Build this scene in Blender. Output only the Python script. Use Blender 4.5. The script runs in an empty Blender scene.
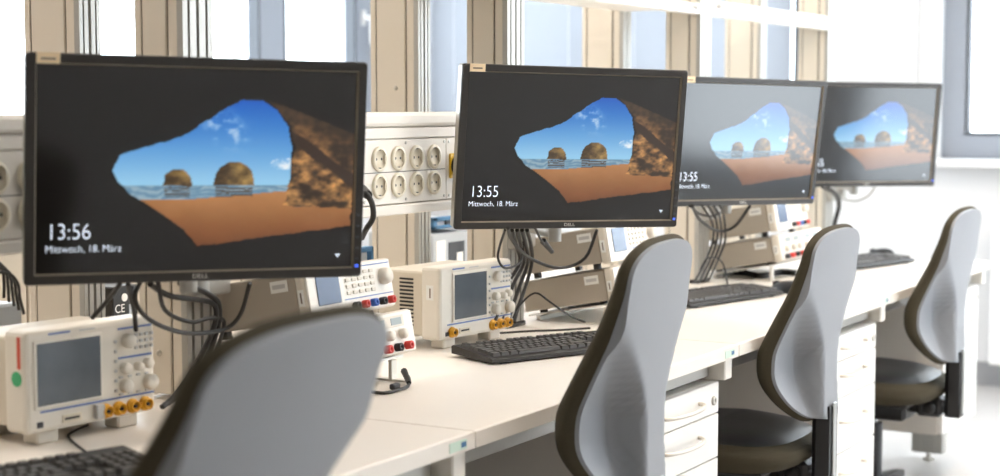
import bpy, bmesh, math, random
import numpy as np
from mathutils import Vector, Matrix

# ------------------------------------------------------------------ camera
SC = bpy.context.scene
COL = SC.collection
F = 1650.0                                   # focal length in pixels of the 1000 x 476 frame
PITCH = math.atan(132 / F)
TH = math.atan(957 * math.cos(PITCH) / F)    # the row of desks runs along +X, the bench wall lies towards +Y
DZ = 0.74                                    # worktop height
HC = DZ + 0.554                              # camera height
FW = Vector((math.cos(TH) * math.cos(PITCH), math.sin(TH) * math.cos(PITCH), -math.sin(PITCH)))
RT = Vector((math.sin(TH), -math.cos(TH), 0))
UP = RT.cross(FW)
ORG = Vector((0, 0, HC))
cd = bpy.data.cameras.new('camera')
cam = bpy.data.objects.new('camera', cd)
COL.objects.link(cam)
cam.matrix_world = Matrix.Translation(ORG) @ Matrix((RT, UP, -FW)).transposed().to_4x4()
cd.sensor_fit = 'HORIZONTAL'
cd.sensor_width = 36
cd.lens = F * 36 / 1000
cd.clip_start = 0.05
cd.dof.use_dof = True
cd.dof.focus_distance = 3.5
cd.dof.aperture_fstop = 3.1
SC.camera = cam


def ray(x, y):
    return FW * F + RT * (x - 500) - UP * (y - 238)


def onz(x, y, z):
    d = ray(x, y)
    return ORG + d * ((z - HC) / d.z)


def ony(x, y, Y):
    d = ray(x, y)
    return ORG + d * (Y / d.y)


def onx(x, y, X):
    d = ray(x, y)
    return ORG + d * (X / d.x)


# ------------------------------------------------------------------ world and exposure
W = bpy.data.worlds.new('overcast_sky')
SC.world = W
W.use_nodes = True
bg = W.node_tree.nodes['Background']
bg.inputs[0].default_value = (0.90, 0.95, 1.0, 1)
bg.inputs[1].default_value = 9.5
vs = SC.view_settings
vs.view_transform = 'Standard'
vs.look = 'None'
vs.exposure = 0.0
vs.gamma = 1.0
vs.use_curve_mapping = False
LAMP = 28.0                                  # emission of the added ceiling lamps' diffusers


# ------------------------------------------------------------------ materials
def lin(c):
    c = [v / 255 for v in c]
    return [v / 12.92 if v <= 0.04045 else ((v + 0.055) / 1.055) ** 2.4 for v in c]


MATS = {}


def mat(name, rgb, rough=0.5, metal=0.0, spec=0.5, noise=0.0, nscale=40.0, bump=0.0, bscale=200.0, stretch=None, **kw):
    m = bpy.data.materials.new(name)
    m.use_nodes = True
    nt = m.node_tree
    b = nt.nodes['Principled BSDF']
    c = lin(rgb) + [1]
    b.inputs['Base Color'].default_value = c
    b.inputs['Roughness'].default_value = rough
    b.inputs['Metallic'].default_value = metal
    b.inputs['Specular IOR Level'].default_value = spec
    for k, v in kw.items():
        b.inputs[k].default_value = v
    tc = nt.nodes.new('ShaderNodeTexCoord')
    src = tc.outputs['Object']
    if stretch:
        mp = nt.nodes.new('ShaderNodeMapping')
        mp.inputs['Scale'].default_value = stretch
        nt.links.new(src, mp.inputs['Vector'])
        src = mp.outputs['Vector']
    nz = nt.nodes.new('ShaderNodeTexNoise')
    nz.inputs['Scale'].default_value = nscale
    nz.inputs['Detail'].default_value = 4
    nt.links.new(src, nz.inputs['Vector'])
    mx = nt.nodes.new('ShaderNodeMix')
    mx.data_type = 'RGBA'
    mx.inputs['A'].default_value = [max(0, v * (1 - noise)) for v in c[:3]] + [1]
    mx.inputs['B'].default_value = [min(1, v * (1 + noise)) for v in c[:3]] + [1]
    nt.links.new(nz.outputs['Fac'], mx.inputs['Factor'])
    nt.links.new(mx.outputs['Result'], b.inputs['Base Color'])
    if bump:
        nb = nt.nodes.new('ShaderNodeTexNoise')
        nb.inputs['Scale'].default_value = bscale
        nt.links.new(src, nb.inputs['Vector'])
        bp = nt.nodes.new('ShaderNodeBump')
        bp.inputs['Strength'].default_value = bump
        bp.inputs['Distance'].default_value = 0.002
        nt.links.new(nb.outputs['Fac'], bp.inputs['Height'])
        nt.links.new(bp.outputs['Normal'], b.inputs['Normal'])
    MATS[name] = m
    return m


def emit(name, rgb, strength):
    m = mat(name, rgb, 0.5)
    b = m.node_tree.nodes['Principled BSDF']
    b.inputs['Emission Color'].default_value = lin(rgb) + [1]
    b.inputs['Emission Strength'].default_value = strength
    return m


mat('wall_paint', (224, 224, 225), 0.7, noise=0.015, nscale=3, bump=0.05)
mat('wall_grey', (168, 162, 154), 0.7, noise=0.015, nscale=3)
mat('whiteboard', (217, 216, 217), 0.35, noise=0.01)
mat('ceiling_paint', (238, 238, 236), 0.8, noise=0.02)
mat('floor_vinyl', (196, 193, 190), 0.22, noise=0.06, nscale=60)
mat('window_frame', (150, 156, 166), 0.4, noise=0.02)
mat('window_seal', (70, 74, 80), 0.6, noise=0.02)
mat('sill_white', (240, 240, 240), 0.4, noise=0.01)
mat('baseboard_grey', (150, 150, 152), 0.5, noise=0.03)
mat('worktop', (240, 234, 226), 0.35, noise=0.012, nscale=300)
mat('edge_band', (236, 229, 219), 0.4, noise=0.012)
mat('alu', (176, 174, 168), 0.4, 0.4, noise=0.04, nscale=20, stretch=(1, 1, 0.05))
mat('alu_dark', (110, 110, 108), 0.45, 0.5, noise=0.04)
mat('groove', (72, 68, 60), 0.6, noise=0.05)
mat('beige_panel', (214, 205, 190), 0.5, noise=0.02, nscale=8, stretch=(1, 1, 0.1))
mat('channel_white', (236, 231, 222), 0.4, noise=0.012)
mat('socket_cream', (238, 230, 210), 0.35, noise=0.015)
mat('socket_well', (222, 212, 190), 0.4, noise=0.02)
mat('yellow', (240, 196, 40), 0.4, noise=0.03)
mat('connector_yellow', (226, 164, 30), 0.35, 0.15, noise=0.12, nscale=200)
mat('black_plastic', (26, 25, 24), 0.45, noise=0.06)
mat('bezel', (44, 41, 38), 0.42, spec=0.5, noise=0.05, bump=0.08, bscale=900)
mat('monitor_side', (176, 172, 162), 0.35, 0.4, noise=0.03)
mat('lit_bezel_lip', (138, 128, 113), 0.3, 0.0, noise=0.02)  # bezel's black inner edge, lightened to put its lit highlight into the colour
mat('led_blue', (60, 90, 220), 0.4)
emit('led_on', (70, 110, 255), 0.8)
mat('sticker', (246, 222, 184), 0.6, noise=0.03)
mat('sticker_ink', (120, 104, 90), 0.6)
mat('logo_silver', (215, 212, 205), 0.35, 0.3)
mat('screen_text', (235, 240, 250), 0.5)
emit('screen_text', (225, 235, 250), 0.85)
mat('key_black', (74, 72, 70), 0.42, noise=0.08)
mat('keyboard_body', (34, 32, 30), 0.5, noise=0.05)
mat('scope_white', (232, 226, 214), 0.45, noise=0.012)
mat('scope_rear', (214, 205, 188), 0.5, noise=0.015)
mat('scope_screen', (88, 96, 104), 0.18, noise=0.35, nscale=14)
mat('button_grey', (200, 200, 198), 0.5, noise=0.03)
mat('button_white', (222, 216, 204), 0.5, noise=0.02)
mat('stripe_blue', (104, 128, 182), 0.5, noise=0.02)
mat('sticker_red', (214, 92, 70), 0.5, noise=0.04)
mat('sticker_green', (64, 176, 120), 0.5, noise=0.04)
mat('instrument_side', (172, 162, 148), 0.5, noise=0.015)
mat('instrument_bezel', (222, 214, 200), 0.45, noise=0.012)
mat('instrument_front', (238, 234, 226), 0.45, noise=0.012)
mat('instrument_screen', (76, 94, 124), 0.2, noise=0.1)
mat('lcd_grey', (150, 160, 160), 0.3, noise=0.03)
mat('jack_red', (206, 52, 40), 0.4, noise=0.04)
mat('jack_blue', (50, 100, 190), 0.4, noise=0.04)
mat('label_white', (240, 240, 236), 0.5, noise=0.01)
mat('label_green', (206, 226, 210), 0.5, noise=0.03)
mat('blue_frame', (70, 118, 158), 0.45, noise=0.05)
mat('rear_grey', (178, 184, 190), 0.5, noise=0.03)
mat('rear_dark', (62, 66, 72), 0.5, noise=0.1)
mat('cable', (30, 28, 26), 0.5, noise=0.05)
mat('cable_grey', (170, 166, 160), 0.5, noise=0.05)
mat('arm_grey', (170, 168, 162), 0.4, 0.3, noise=0.03)
mat('pedestal_white', (238, 235, 230), 0.4, noise=0.01)
mat('pedestal_side', (222, 216, 208), 0.45, noise=0.01)
mat('handle_white', (226, 218, 206), 0.35, 0.2, noise=0.02)
mat('lock_metal', (190, 186, 178), 0.3, 0.8, noise=0.03)
mat('modesty', (150, 146, 140), 0.55, noise=0.02)
mat('chair_shell', (140, 143, 148), 0.42, noise=0.03, nscale=10, bump=0.06, bscale=1200)
mat('chair_black', (30, 30, 32), 0.45, noise=0.06)
mat('chair_leather', (38, 39, 42), 0.38, noise=0.08, nscale=120, bump=0.15, bscale=400)
mat('chair_metal', (176, 178, 178), 0.3, 0.7, noise=0.03)
mat('stand_metal', (224, 220, 212), 0.35, 0.25, noise=0.02)
mat('radiator_white', (238, 238, 238), 0.4, noise=0.01)

# fabric of the chair cushions: fine ribs woven across the rim
m = mat('chair_fabric', (74, 68, 55), 0.9, spec=0.15, noise=0.25, nscale=500)
nt = m.node_tree
wv = nt.nodes.new('ShaderNodeTexWave')
wv.wave_type = 'BANDS'
wv.bands_direction = 'Z'
wv.inputs['Scale'].default_value = 110
wv.inputs['Distortion'].default_value = 0.4
tcn = next(n for n in nt.nodes if n.type == 'TEX_COORD')
nt.links.new(tcn.outputs['Object'], wv.inputs['Vector'])
bpn = nt.nodes.new('ShaderNodeBump')
bpn.inputs['Strength'].default_value = 0.5
bpn.inputs['Distance'].default_value = 0.002
nt.links.new(wv.outputs['Fac'], bpn.inputs['Height'])
nt.links.new(bpn.outputs['Normal'], nt.nodes['Principled BSDF'].inputs['Normal'])

# window glass: mostly clear with a weak mirror
m = bpy.data.materials.new('glass')
m.use_nodes = True
nt = m.node_tree
nt.nodes.remove(nt.nodes['Principled BSDF'])
tr = nt.nodes.new('ShaderNodeBsdfTransparent')
tr.inputs[0].default_value = (0.95, 0.97, 0.98, 1)
gl = nt.nodes.new('ShaderNodeBsdfGlossy')
gl.inputs['Roughness'].default_value = 0.02
ms = nt.nodes.new('ShaderNodeMixShader')
ms.inputs[0].default_value = 0.05
nt.links.new(tr.outputs[0], ms.inputs[1])
nt.links.new(gl.outputs[0], ms.inputs[2])
nt.links.new(ms.outputs[0], nt.nodes['Material Output'].inputs[0])
MATS['glass'] = m

# blind slats: blue-grey, let some daylight through
m = mat('blind_slat', (160, 165, 173), 0.6, noise=0.03)
nt = m.node_tree
b = nt.nodes['Principled BSDF']
tl = nt.nodes.new('ShaderNodeBsdfTranslucent')
tl.inputs[0].default_value = lin((186, 190, 197)) + [1]
ms = nt.nodes.new('ShaderNodeMixShader')
ms.inputs[0].default_value = 0.12
nt.links.new(b.outputs[0], ms.inputs[1])
nt.links.new(tl.outputs[0], ms.inputs[2])
nt.links.new(ms.outputs[0], nt.nodes['Material Output'].inputs[0])

# lit picture on the screens, from the colours stored with the mesh
m = mat('screen_picture', (8, 8, 9), 0.12, spec=0.75)
nt = m.node_tree
b = nt.nodes['Principled BSDF']
at = nt.nodes.new('ShaderNodeVertexColor')
at.layer_name = 'picture'
nt.links.new(at.outputs['Color'], b.inputs['Emission Color'])
b.inputs['Emission Strength'].default_value = 0.95
emit('added_lamp_diffuser', (255, 238, 220), LAMP)


# ------------------------------------------------------------------ mesh helpers
class MB:
    def __init__(s):
        s.v, s.f, s.m, s.sm = [], [], [], []
        s.mi = 0

    def _add(s, vs, fs, smooth=False):
        o = len(s.v)
        s.v += [tuple(x) for x in vs]
        for f in fs:
            s.f.append(tuple(i + o for i in f))
            s.m.append(s.mi)
            s.sm.append(smooth)
        return s

    def box(s, x0, x1, y0, y1, z0, z1, bev=0, seg=1, M=None):
        x0, x1 = min(x0, x1), max(x0, x1)
        y0, y1 = min(y0, y1), max(y0, y1)
        z0, z1 = min(z0, z1), max(z0, z1)
        vs = [Vector(p) for p in ((x0, y0, z0), (x1, y0, z0), (x1, y1, z0), (x0, y1, z0), (x0, y0, z1), (x1, y0, z1), (x1, y1, z1), (x0, y1, z1))]
        fs = [(0, 3, 2, 1), (4, 5, 6, 7), (0, 1, 5, 4), (1, 2, 6, 5), (2, 3, 7, 6), (3, 0, 4, 7)]
        if bev:
            bm = bmesh.new()
            bv = [bm.verts.new(p) for p in vs]
            for f in fs:
                bm.faces.new([bv[i] for i in f])
            bmesh.ops.bevel(bm, geom=list(bm.edges), offset=bev, segments=seg, affect='EDGES', profile=0.5)
            bm.verts.index_update()
            vs = [v.co.copy() for v in bm.verts]
            fs = [[v.index for v in f.verts] for f in bm.faces]
            bm.free()
        if M is not None:
            vs = [M @ p for p in vs]
        return s._add(vs, fs)

    def cyl(s, p0, p1, r0, r1=None, n=12, caps=True, smooth=True):
        p0, p1 = Vector(p0), Vector(p1)
        r1 = r0 if r1 is None else r1
        d = (p1 - p0).normalized()
        a = d.orthogonal().normalized()
        b = d.cross(a)
        vs, fs = [], []
        for p, r in ((p0, r0), (p1, r1)):
            for i in range(n):
                t = 2 * math.pi * i / n
                vs.append(p + (a * math.cos(t) + b * math.sin(t)) * r)
        for i in range(n):
            fs.append((i, (i + 1) % n, n + (i + 1) % n, n + i))
        s._add(vs, fs, smooth)
        if caps:
            s._add(vs, [tuple(reversed(range(n))), tuple(range(n, 2 * n))])
        return s

    def lathe(s, o, ax, prof, n=20):          # prof: list of (radius, distance along ax)
        o, ax = Vector(o), Vector(ax).normalized()
        a = ax.orthogonal().normalized()
        b = ax.cross(a)
        vs, fs = [], []
        for r, h in prof:
            for i in range(n):
                t = 2 * math.pi * i / n
                vs.append(o + ax * h + (a * math.cos(t) + b * math.sin(t)) * max(r, 1e-5))
        for k in range(len(prof) - 1):
            for i in range(n):
                j = (i + 1) % n
                fs.append((k * n + i, k * n + j, (k + 1) * n + j, (k + 1) * n + i))
        return s._add(vs, fs, True)

    def tube(s, pts, r, n=7, sub=5):
        P = [Vector(p) for p in pts]
        if sub > 1 and len(P) > 2:
            Q = []
            E = [P[0] * 2 - P[1]] + P + [P[-1] * 2 - P[-2]]
            for i in range(1, len(E) - 2):
                for k in range(sub):
                    t = k / sub
                    a, b, c, d = E[i - 1:i + 3]
                    Q.append(0.5 * ((2 * b) + (c - a) * t + (2 * a - 5 * b + 4 * c - d) * t * t + (3 * b - a - 3 * c + d) * t ** 3))
            Q.append(P[-1])
            P = Q
        vs, fs = [], []
        nrm = None
        for i, p in enumerate(P):
            d = (P[min(i + 1, len(P) - 1)] - P[max(i - 1, 0)]).normalized()
            nrm = d.orthogonal().normalized() if nrm is None else (nrm - d * nrm.dot(d)).normalized()
            b = d.cross(nrm)
            for k in range(n):
                t = 2 * math.pi * k / n
                vs.append(p + (nrm * math.cos(t) + b * math.sin(t)) * r)
        for i in range(len(P) - 1):
            for k in range(n):
                j = (k + 1) % n
                fs.append((i * n + k, i * n + j, (i + 1) * n + j, (i + 1) * n + k))
        s._add(vs, fs, True)
        L = (len(P) - 1) * n
        s._add(vs, [tuple(reversed(range(n))), tuple(range(L, L + n))])
        return s

    def prism(s, poly, z0, z1, M=None):       # polygon in xy, extruded along z
        n = len(poly)
        vs = [Vector((x, y, z0)) for x, y in poly] + [Vector((x, y, z1)) for x, y in poly]
        if M is not None:
            vs = [M @ p for p in vs]
        fs = [tuple(reversed(range(n))), tuple(range(n, 2 * n))]
        fs += [(i, (i + 1) % n, n + (i + 1) % n, n + i) for i in range(n)]
        return s._add(vs, fs)

    def grid(s, fn, nu, nv, smooth=True, flip=False):
        vs = [fn(i / nu, j / nv) for j in range(nv + 1) for i in range(nu + 1)]
        fs = []
        for j in range(nv):
            for i in range(nu):
                a = j * (nu + 1) + i
                f = (a, a + 1, a + nu + 2, a + nu + 1)
                fs.append(tuple(reversed(f)) if flip else f)
        return s._add(vs, fs, smooth)

    def build(s, name, mats, parent=None, loc=None, rot=None):
        me = bpy.data.meshes.new(name)
        me.from_pydata(s.v, [], s.f)
        for k in ([mats] if isinstance(mats, str) else mats):
            me.materials.append(MATS[k])
        me.polygons.foreach_set('material_index', s.m)
        me.polygons.foreach_set('use_smooth', s.sm)
        me.update()
        o = bpy.data.objects.new(name, me)
        COL.objects.link(o)
        if parent:
            o.parent = parent
        if loc is not None:
            o.location = loc
        if rot is not None:
            o.rotation_euler = rot
        return o


def tag(o, label=None, cat=None, group=None, kind=None):
    if label:
        o['label'] = label
    if cat:
        o['category'] = cat
    if group:
        o['group'] = group
    if kind:
        o['kind'] = kind
    return o


def empty(name, loc=(0, 0, 0), rz=0.0, label=None, cat=None, group=None):
    o = bpy.data.objects.new(name, None)
    COL.objects.link(o)
    o.location = loc
    o.rotation_euler = (0, 0, rz)
    o.empty_display_size = 0.1
    return tag(o, label, cat, group)


def copy_tree(o, parent=None):
    c = o.copy()
    COL.objects.link(c)
    c.parent = parent
    for ch in list(o.children):
        copy_tree(ch, c)
    return c


def share(src, name, parent, loc, rot=None):   # another piece with the same mesh data
    o = bpy.data.objects.new(name, src.data)
    COL.objects.link(o)
    o.parent = parent
    o.location = loc
    if rot is not None:
        o.rotation_euler = rot
    return o


def text_obj(name, body, height, mats, parent, M, thin=0.0):
    cu = bpy.data.curves.new(name, 'FONT')
    cu.body = body
    cu.size = 1
    cu.offset = thin
    t = bpy.data.objects.new(name, cu)
    COL.objects.link(t)
    bpy.context.view_layer.update()
    dg = bpy.context.evaluated_depsgraph_get()
    me = bpy.data.meshes.new_from_object(t.evaluated_get(dg))
    bpy.data.objects.remove(t)
    bpy.data.curves.remove(cu)
    co = np.empty(len(me.vertices) * 3)
    me.vertices.foreach_get('co', co)
    co = co.reshape(-1, 3)
    sc = height / 0.7
    co = co * sc
    me.vertices.foreach_set('co', co.ravel())
    me.materials.clear()
    me.materials.append(MATS[mats])
    me.name = name
    me.transform(M)
    o = bpy.data.objects.new(name, me)
    COL.objects.link(o)
    o.parent = parent
    return o


# ------------------------------------------------------------------ the room
RX0, RX1, RY0, RY1, RH = -3.0, 7.71, -2.3, 5.0, 3.0


def struct(o):
    o['kind'] = 'structure'
    return o


struct(MB().box(RX0, RX1 + 0.3, RY0 - 0.3, RY1 + 0.3, -0.12, 0).build('floor', 'floor_vinyl'))
struct(MB().box(RX0 - 0.2, RX1 + 0.3, RY0 - 0.3, RY1 + 0.3, RH, RH + 0.15).build('ceiling', 'ceiling_paint'))
struct(MB().box(RX0 - 0.2, RX0, RY0, RY1, 0, RH).build('wall_back', 'wall_grey'))


def wall(name, along, at, a0, a1, thick, holes):
    """upright wall along x or y at the given coordinate with rectangular openings (a0, a1, z0, z1)"""
    mb = MB()

    def b(p0, p1, z0, z1):
        if p1 - p0 < 1e-4 or z1 - z0 < 1e-4:
            return
        if along == 'x':
            mb.box(p0, p1, at, at + thick, z0, z1)
        else:
            mb.box(at, at + thick, p0, p1, z0, z1)
    p = a0
    for h0, h1, z0, z1 in sorted(holes):
        b(p, h0, 0, RH)
        b(h0, h1, 0, z0)
        b(h0, h1, z1, RH)
        p = h1
    b(p, a1, 0, RH)
    return struct(mb.build(name, 'wall_paint'))


WZ0, WZ1 = 1.05, 2.7
HL = [(3.1, 7.36, WZ0, WZ1)]
HF = [(-1.9, 2.09, WZ0, WZ1), (2.72, 4.92, WZ0, WZ1)]
HR = [(5.02, 7.45, 0.06, WZ1)]
wall('wall_left', 'x', RY1, RX0, RX1 + 0.3, 0.3, HL)
wall('wall_far', 'y', RX1, RY0, RY1, 0.3, HF)
wall('wall_right', 'x', RY0 - 0.3, RX0, RX1 + 0.3, 0.3, HR)


def window(n, along, at, sgn, h, bars, fw=0.09, handle=None):
    """frame, mullions and panes set into a wall opening; sgn: +1 when outside lies towards +"""
    a0, a1, z0, z1 = h
    root = empty('window_%d' % n)
    struct(root)
    d0, d1 = at + sgn * 0.05, at + sgn * 0.13

    def bx(mb, p0, p1, za, zb, e0, e1, bev=0.004):
        if along == 'x':
            mb.box(p0, p1, e0, e1, za, zb, bev)
        else:
            mb.box(e0, e1, p0, p1, za, zb, bev)
    mb = MB()
    bx(mb, a0, a1, z0, z0 + fw, d0, d1)
    bx(mb, a0, a1, z1 - fw, z1, d0, d1)
    bx(mb, a0, a0 + fw, z0 + fw, z1 - fw, d0, d1)
    bx(mb, a1 - fw, a1, z0 + fw, z1 - fw, d0, d1)
    mb.build('window_frame', 'window_frame', root)
    xs = [a0 + fw]
    for c, w in bars:
        k = MB()
        bx(k, c - w / 2, c + w / 2, z0 + fw, z1 - fw, d0, d1)
        k.build('mullion', 'window_frame', root)
        xs += [c - w / 2, c + w / 2]
    xs.append(a1 - fw)
    for i in range(0, len(xs), 2):
        s = MB()
        g = 0.012
        bx(s, xs[i], xs[i + 1], z0 + fw, z0 + fw + g, d0 - 0.004 * sgn, d1 - 0.02 * sgn, 0)
        bx(s, xs[i], xs[i + 1], z1 - fw - g, z1 - fw, d0 - 0.004 * sgn, d1 - 0.02 * sgn, 0)
        bx(s, xs[i], xs[i] + g, z0 + fw + g, z1 - fw - g, d0 - 0.004 * sgn, d1 - 0.02 * sgn, 0)
        bx(s, xs[i + 1] - g, xs[i + 1], z0 + fw + g, z1 - fw - g, d0 - 0.004 * sgn, d1 - 0.02 * sgn, 0)
        s.build('window_seal', 'window_seal', root)
        p = MB()
        dm = (d0 + d1) / 2
        bx(p, xs[i] + g, xs[i + 1] - g, z0 + fw + g, z1 - fw - g, dm - 0.003, dm + 0.003, 0)
        p.build('pane', 'glass', root)
    if handle is not None:
        k = MB()
        if along == 'x':
            y = d0 - sgn * 0.012
            k.cyl((handle, d0, 1.76), (handle, y - sgn * 0.04, 1.76), 0.012)
            k.box(handle - 0.012, handle + 0.012, y - sgn * 0.05, y - sgn * 0.035, 1.62, 1.775, 0.005)
            k.box(handle - 0.018, handle + 0.018, y, d0, 1.72, 1.80, 0.004)
        k.build('window_handle', 'sill_white', root)
    # sill inside the room
    s = MB()
    if along == 'x':
        s.box(a0 - 0.05, a1 + 0.05, at + sgn * 0.05, at - sgn * 0.14, z0 - 0.035, z0, 0.005)
    else:
        s.box(at + sgn * 0.05, at - sgn * 0.14, a0 - 0.05, a1 + 0.05, z0 - 0.035, z0, 0.005)
    s.build('window_sill', 'sill_white', root)
    return root


window(1, 'x', RY1, 1, HL[0], [(6.50, 0.20)], fw=0.15, handle=7.28)
window(2, 'y', RX1, 1, HF[1], [(3.82, 0.12)])
window(3, 'y', RX1, 1, HF[0], [(0.6, 0.14), (-0.7, 0.14)], fw=0.11)
window(4, 'x', RY0, -1, HR[0], [(6.22, 0.12)])

# skirting and the white board strip on the far wall
struct(MB().box(RX1 - 0.015, RX1, RY0, RY1, 0, 0.11).build('baseboard_far', 'baseboard_grey'))
struct(MB().box(RX0, RX1 - 0.02, RY1 - 0.015, RY1, 0, 0.11).build('baseboard_left', 'baseboard_grey'))
wb = empty('whiteboard', (RX1 - 0.03, 2.43, 1.0), 0, 'plain white wall board between the two windows of the far wall', 'whiteboard')
MB().box(0.004, 0.024, -0.23, 0.23, 0.11, 1.7, 0.004).build('board_panel', 'whiteboard', wb)
for z in (0.095, 1.7):
    MB().box(0.0, 0.028, -0.24, 0.24, z, z + 0.015, 0.003).build('board_frame', 'sill_white', wb)

# radiator casing under the far window
rd = empty('radiator', (RX1 - 0.12, 0.3, 0.12), 0, 'long white panel radiator under the bright far window', 'radiator')
MB().box(-0.05, 0.05, -1.6, 1.5, 0.0, 0.62, 0.012, 2).build('radiator_panel', 'radiator_white', rd)
g = MB()
for i in range(40):
    y = -1.55 + i * 0.0775
    g.box(-0.04, 0.04, y, y + 0.05, 0.622, 0.632)
tag(g.build('radiator_grille', 'radiator_white', rd), kind='stuff')
for y in (-1.3, -0.05, 1.2):
    MB().box(-0.02, 0.02, y - 0.02, y + 0.02, -0.12, 0.0).box(-0.035, 0.035, y - 0.035, y + 0.035, -0.12, -0.112).build('radiator_foot', 'radiator_white', rd)

# blinds before the panes of the window behind the bench
for k, (y0, y1) in enumerate(((2.80, 3.78), (3.86, 4.86))):
    bl = empty('window_blind', (RX1 - 0.05, (y0 + y1) / 2, 1.06), 0,
               ('lowered blue-grey slatted blind on the far wall next to the white board', 'lowered blue-grey slatted blind on the far wall in the room corner')[k], 'blind', 'blinds of the far wall')
    hw = (y1 - y0) / 2
    MB().box(-0.03, 0.03, -hw, hw, 1.60, 1.66, 0.006).build('head_rail', 'sill_white', bl)
    s = MB()
    for i in range(69):
        z = 0.03 + i * 0.0228
        s._add([(-0.006, -hw, z + 0.013), (-0.006, hw, z + 0.013), (0.0, hw, z - 0.0), (0.0, -hw, z - 0.0), (0.007, hw, z - 0.013), (0.007, -hw, z - 0.013)], [(0, 1, 2, 3), (3, 2, 4, 5)])
    tag(s.build('slats', 'blind_slat', bl), kind='stuff')
    MB().box(-0.012, 0.012, -hw, hw, 0.0, 0.018, 0.003).build('bottom_rail', 'sill_white', bl)
    for y in (-hw * 0.7, hw * 0.7):
        MB().cyl((-0.012, y, 0.01), (-0.012, y, 1.6), 0.0012, n=5).build('cord', 'sill_white', bl)

# unseen ceiling lamps, added and placed to light the room
lamp = empty('added_ceiling_lamp', (0, 0, 0), 0, 'flat rectangular white ceiling lamp', 'lamp', 'added ceiling lamps')
MB().box(-0.75, 0.75, -0.17, 0.17, -0.05, 0, 0.008).build('housing', 'sill_white', lamp)
MB().box(-0.72, 0.72, -0.15, 0.15, -0.056, -0.0505).build('diffuser', 'added_lamp_diffuser', lamp)
first = True
for x, y, lab in ((3.7, 0.5, 'above the aisle behind the chairs'), (5.3, 0.5, 'above the aisle end before the far window'), (1.2, 3.4, 'above the rear desk end by the back wall'), (3.8, 3.4, 'above the rear desk before the left window')):
    o = lamp if first else copy_tree(lamp)
    first = False
    o.location = (x, y, RH)
    o['label'] = 'added, unseen flat white ceiling lamp ' + lab

# ------------------------------------------------------------------ desks
SEAMS = [2.39, 3.59, 4.79, 5.99]
DY0, DY1, DT = 1.43, 2.15, 0.03
MON = ['13:56 monitor', '13:55 monitor beside the yellow switch', 'monitor washed out by glare', 'monitor before the white wall board']
for i, s in enumerate(SEAMS):
    x0, x1 = s - 1.2 + 0.0015, s - 0.0015
    d = empty('lab_desk', (s - 0.6, DY0, 0), 0, 'white lab desk top carrying the keyboard of the ' + MON[i], 'desk', 'lab desks in a row')
    X = lambda v: v - (s - 0.6)
    Y = lambda v: v - DY0
    MB().box(X(x0), X(x1), Y(DY0) + 0.002, Y(DY1), DZ - DT, DZ, 0.002).build('worktop', 'worktop', d)
    MB().box(X(x0), X(x1), 0.0, 0.0018, DZ - DT + 0.001, DZ - 0.001).build('edge_band', 'edge_band', d)
    MB().box(X(s) - 0.085, X(s) - 0.03, -0.0008, 0.0, DZ - DT + 0.006, DZ - 0.007).build('inventory_label', 'label_green', d)
    MB().box(X(s) - 0.048, X(s) - 0.032, -0.0012, -0.0008, DZ - DT + 0.010, DZ - 0.011).build('label_mark', 'blue_frame', d)
    # aluminium frame under the top
    MB().box(X(x0) + 0.02, X(x1) - 0.06, 0.05, 0.08, DZ - DT - 0.042, DZ - DT - 0.0005, 0.002).build('front_rail', 'alu', d)
    MB().box(X(x0) + 0.004, X(x0) + 0.020, 0.046, 0.084, DZ - DT - 0.044, DZ - DT - 0.0005, 0.002).build('rail_cap', 'channel_white', d)
    MB().box(X(s) - 0.055, X(s) - 0.012, 0.012, 0.70, DZ - DT - 0.05, DZ - DT - 0.0005, 0.003).build('cross_beam', 'channel_white', d)
    MB().box(X(x0) + 0.02, X(x1) - 0.06, 0.64, 0.67, DZ - DT - 0.042, DZ - DT - 0.0005, 0.002).build('rear_rail', 'alu', d)
    MB().box(X(x0) + 0.02, X(x1) - 0.06, 0.61, 0.625, 0.22, DZ - DT - 0.002, 0.002).build('modesty_panel', 'modesty', d)
    for y in (0.14, 0.54):
        g = MB()
        lx = X(s) - 0.06
        g.box(lx, lx + 0.05, y, y + 0.115, 0.03, DZ - DT - 0.051, 0.004)
        for k in range(2):
            yy = y + 0.028 + k * 0.05
            g.box(lx - 0.002, lx + 0.002, yy, yy + 0.01, 0.03, DZ - DT - 0.06)
        leg = g.build('leg', 'alu', d)
        MB().cyl((lx + 0.025, y + 0.057, 0.006), (lx + 0.025, y + 0.057, 0.03), 0.008).cyl((lx + 0.025, y + 0.057, 0), (lx + 0.025, y + 0.057, 0.008), 0.02).build('leveling_foot', 'lock_metal', leg)

# desk on the other side of the bench frame
od = empty('lab_desk', (4.0, 2.62, 0), 0, 'white desk top on the far side of the bench frame', 'desk')
MB().box(-2.8, 1.99, -0.42, 0.58, DZ - DT, DZ, 0.003).build('worktop', 'worktop', od)
for x in (-2.7, -1.6, -0.4, 0.8, 1.9):
    MB().box(x - 0.025, x + 0.025, 0.35, 0.46, 0, DZ - DT - 0.0005, 0.004).build('leg', 'alu', od)
    MB().box(x - 0.025, x + 0.025, -0.10, 0.01, 0, DZ - DT - 0.0005, 0.004).build('leg', 'alu', od)

# beige boarded screen along the rear desk
ps = empty('desk_screen', (2.45, 2.74, DZ), 0, 'low beige screen of upright boards standing on the rear desk', 'screen')
MB().box(-1.2, 1.15, 0.012, 0.02, 0.0, 0.27).build('backing', 'groove', ps)
bd = None
for k in range(22):
    x = -1.2 + k * 0.107
    bd = MB().box(0, 0.1, 0.0, 0.0118, 0.0, 0.275, 0.002).build('board', 'beige_panel', ps, (x, 0, 0)) if bd is None else share(bd, 'board', ps, (x, 0, 0)) and bd

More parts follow.
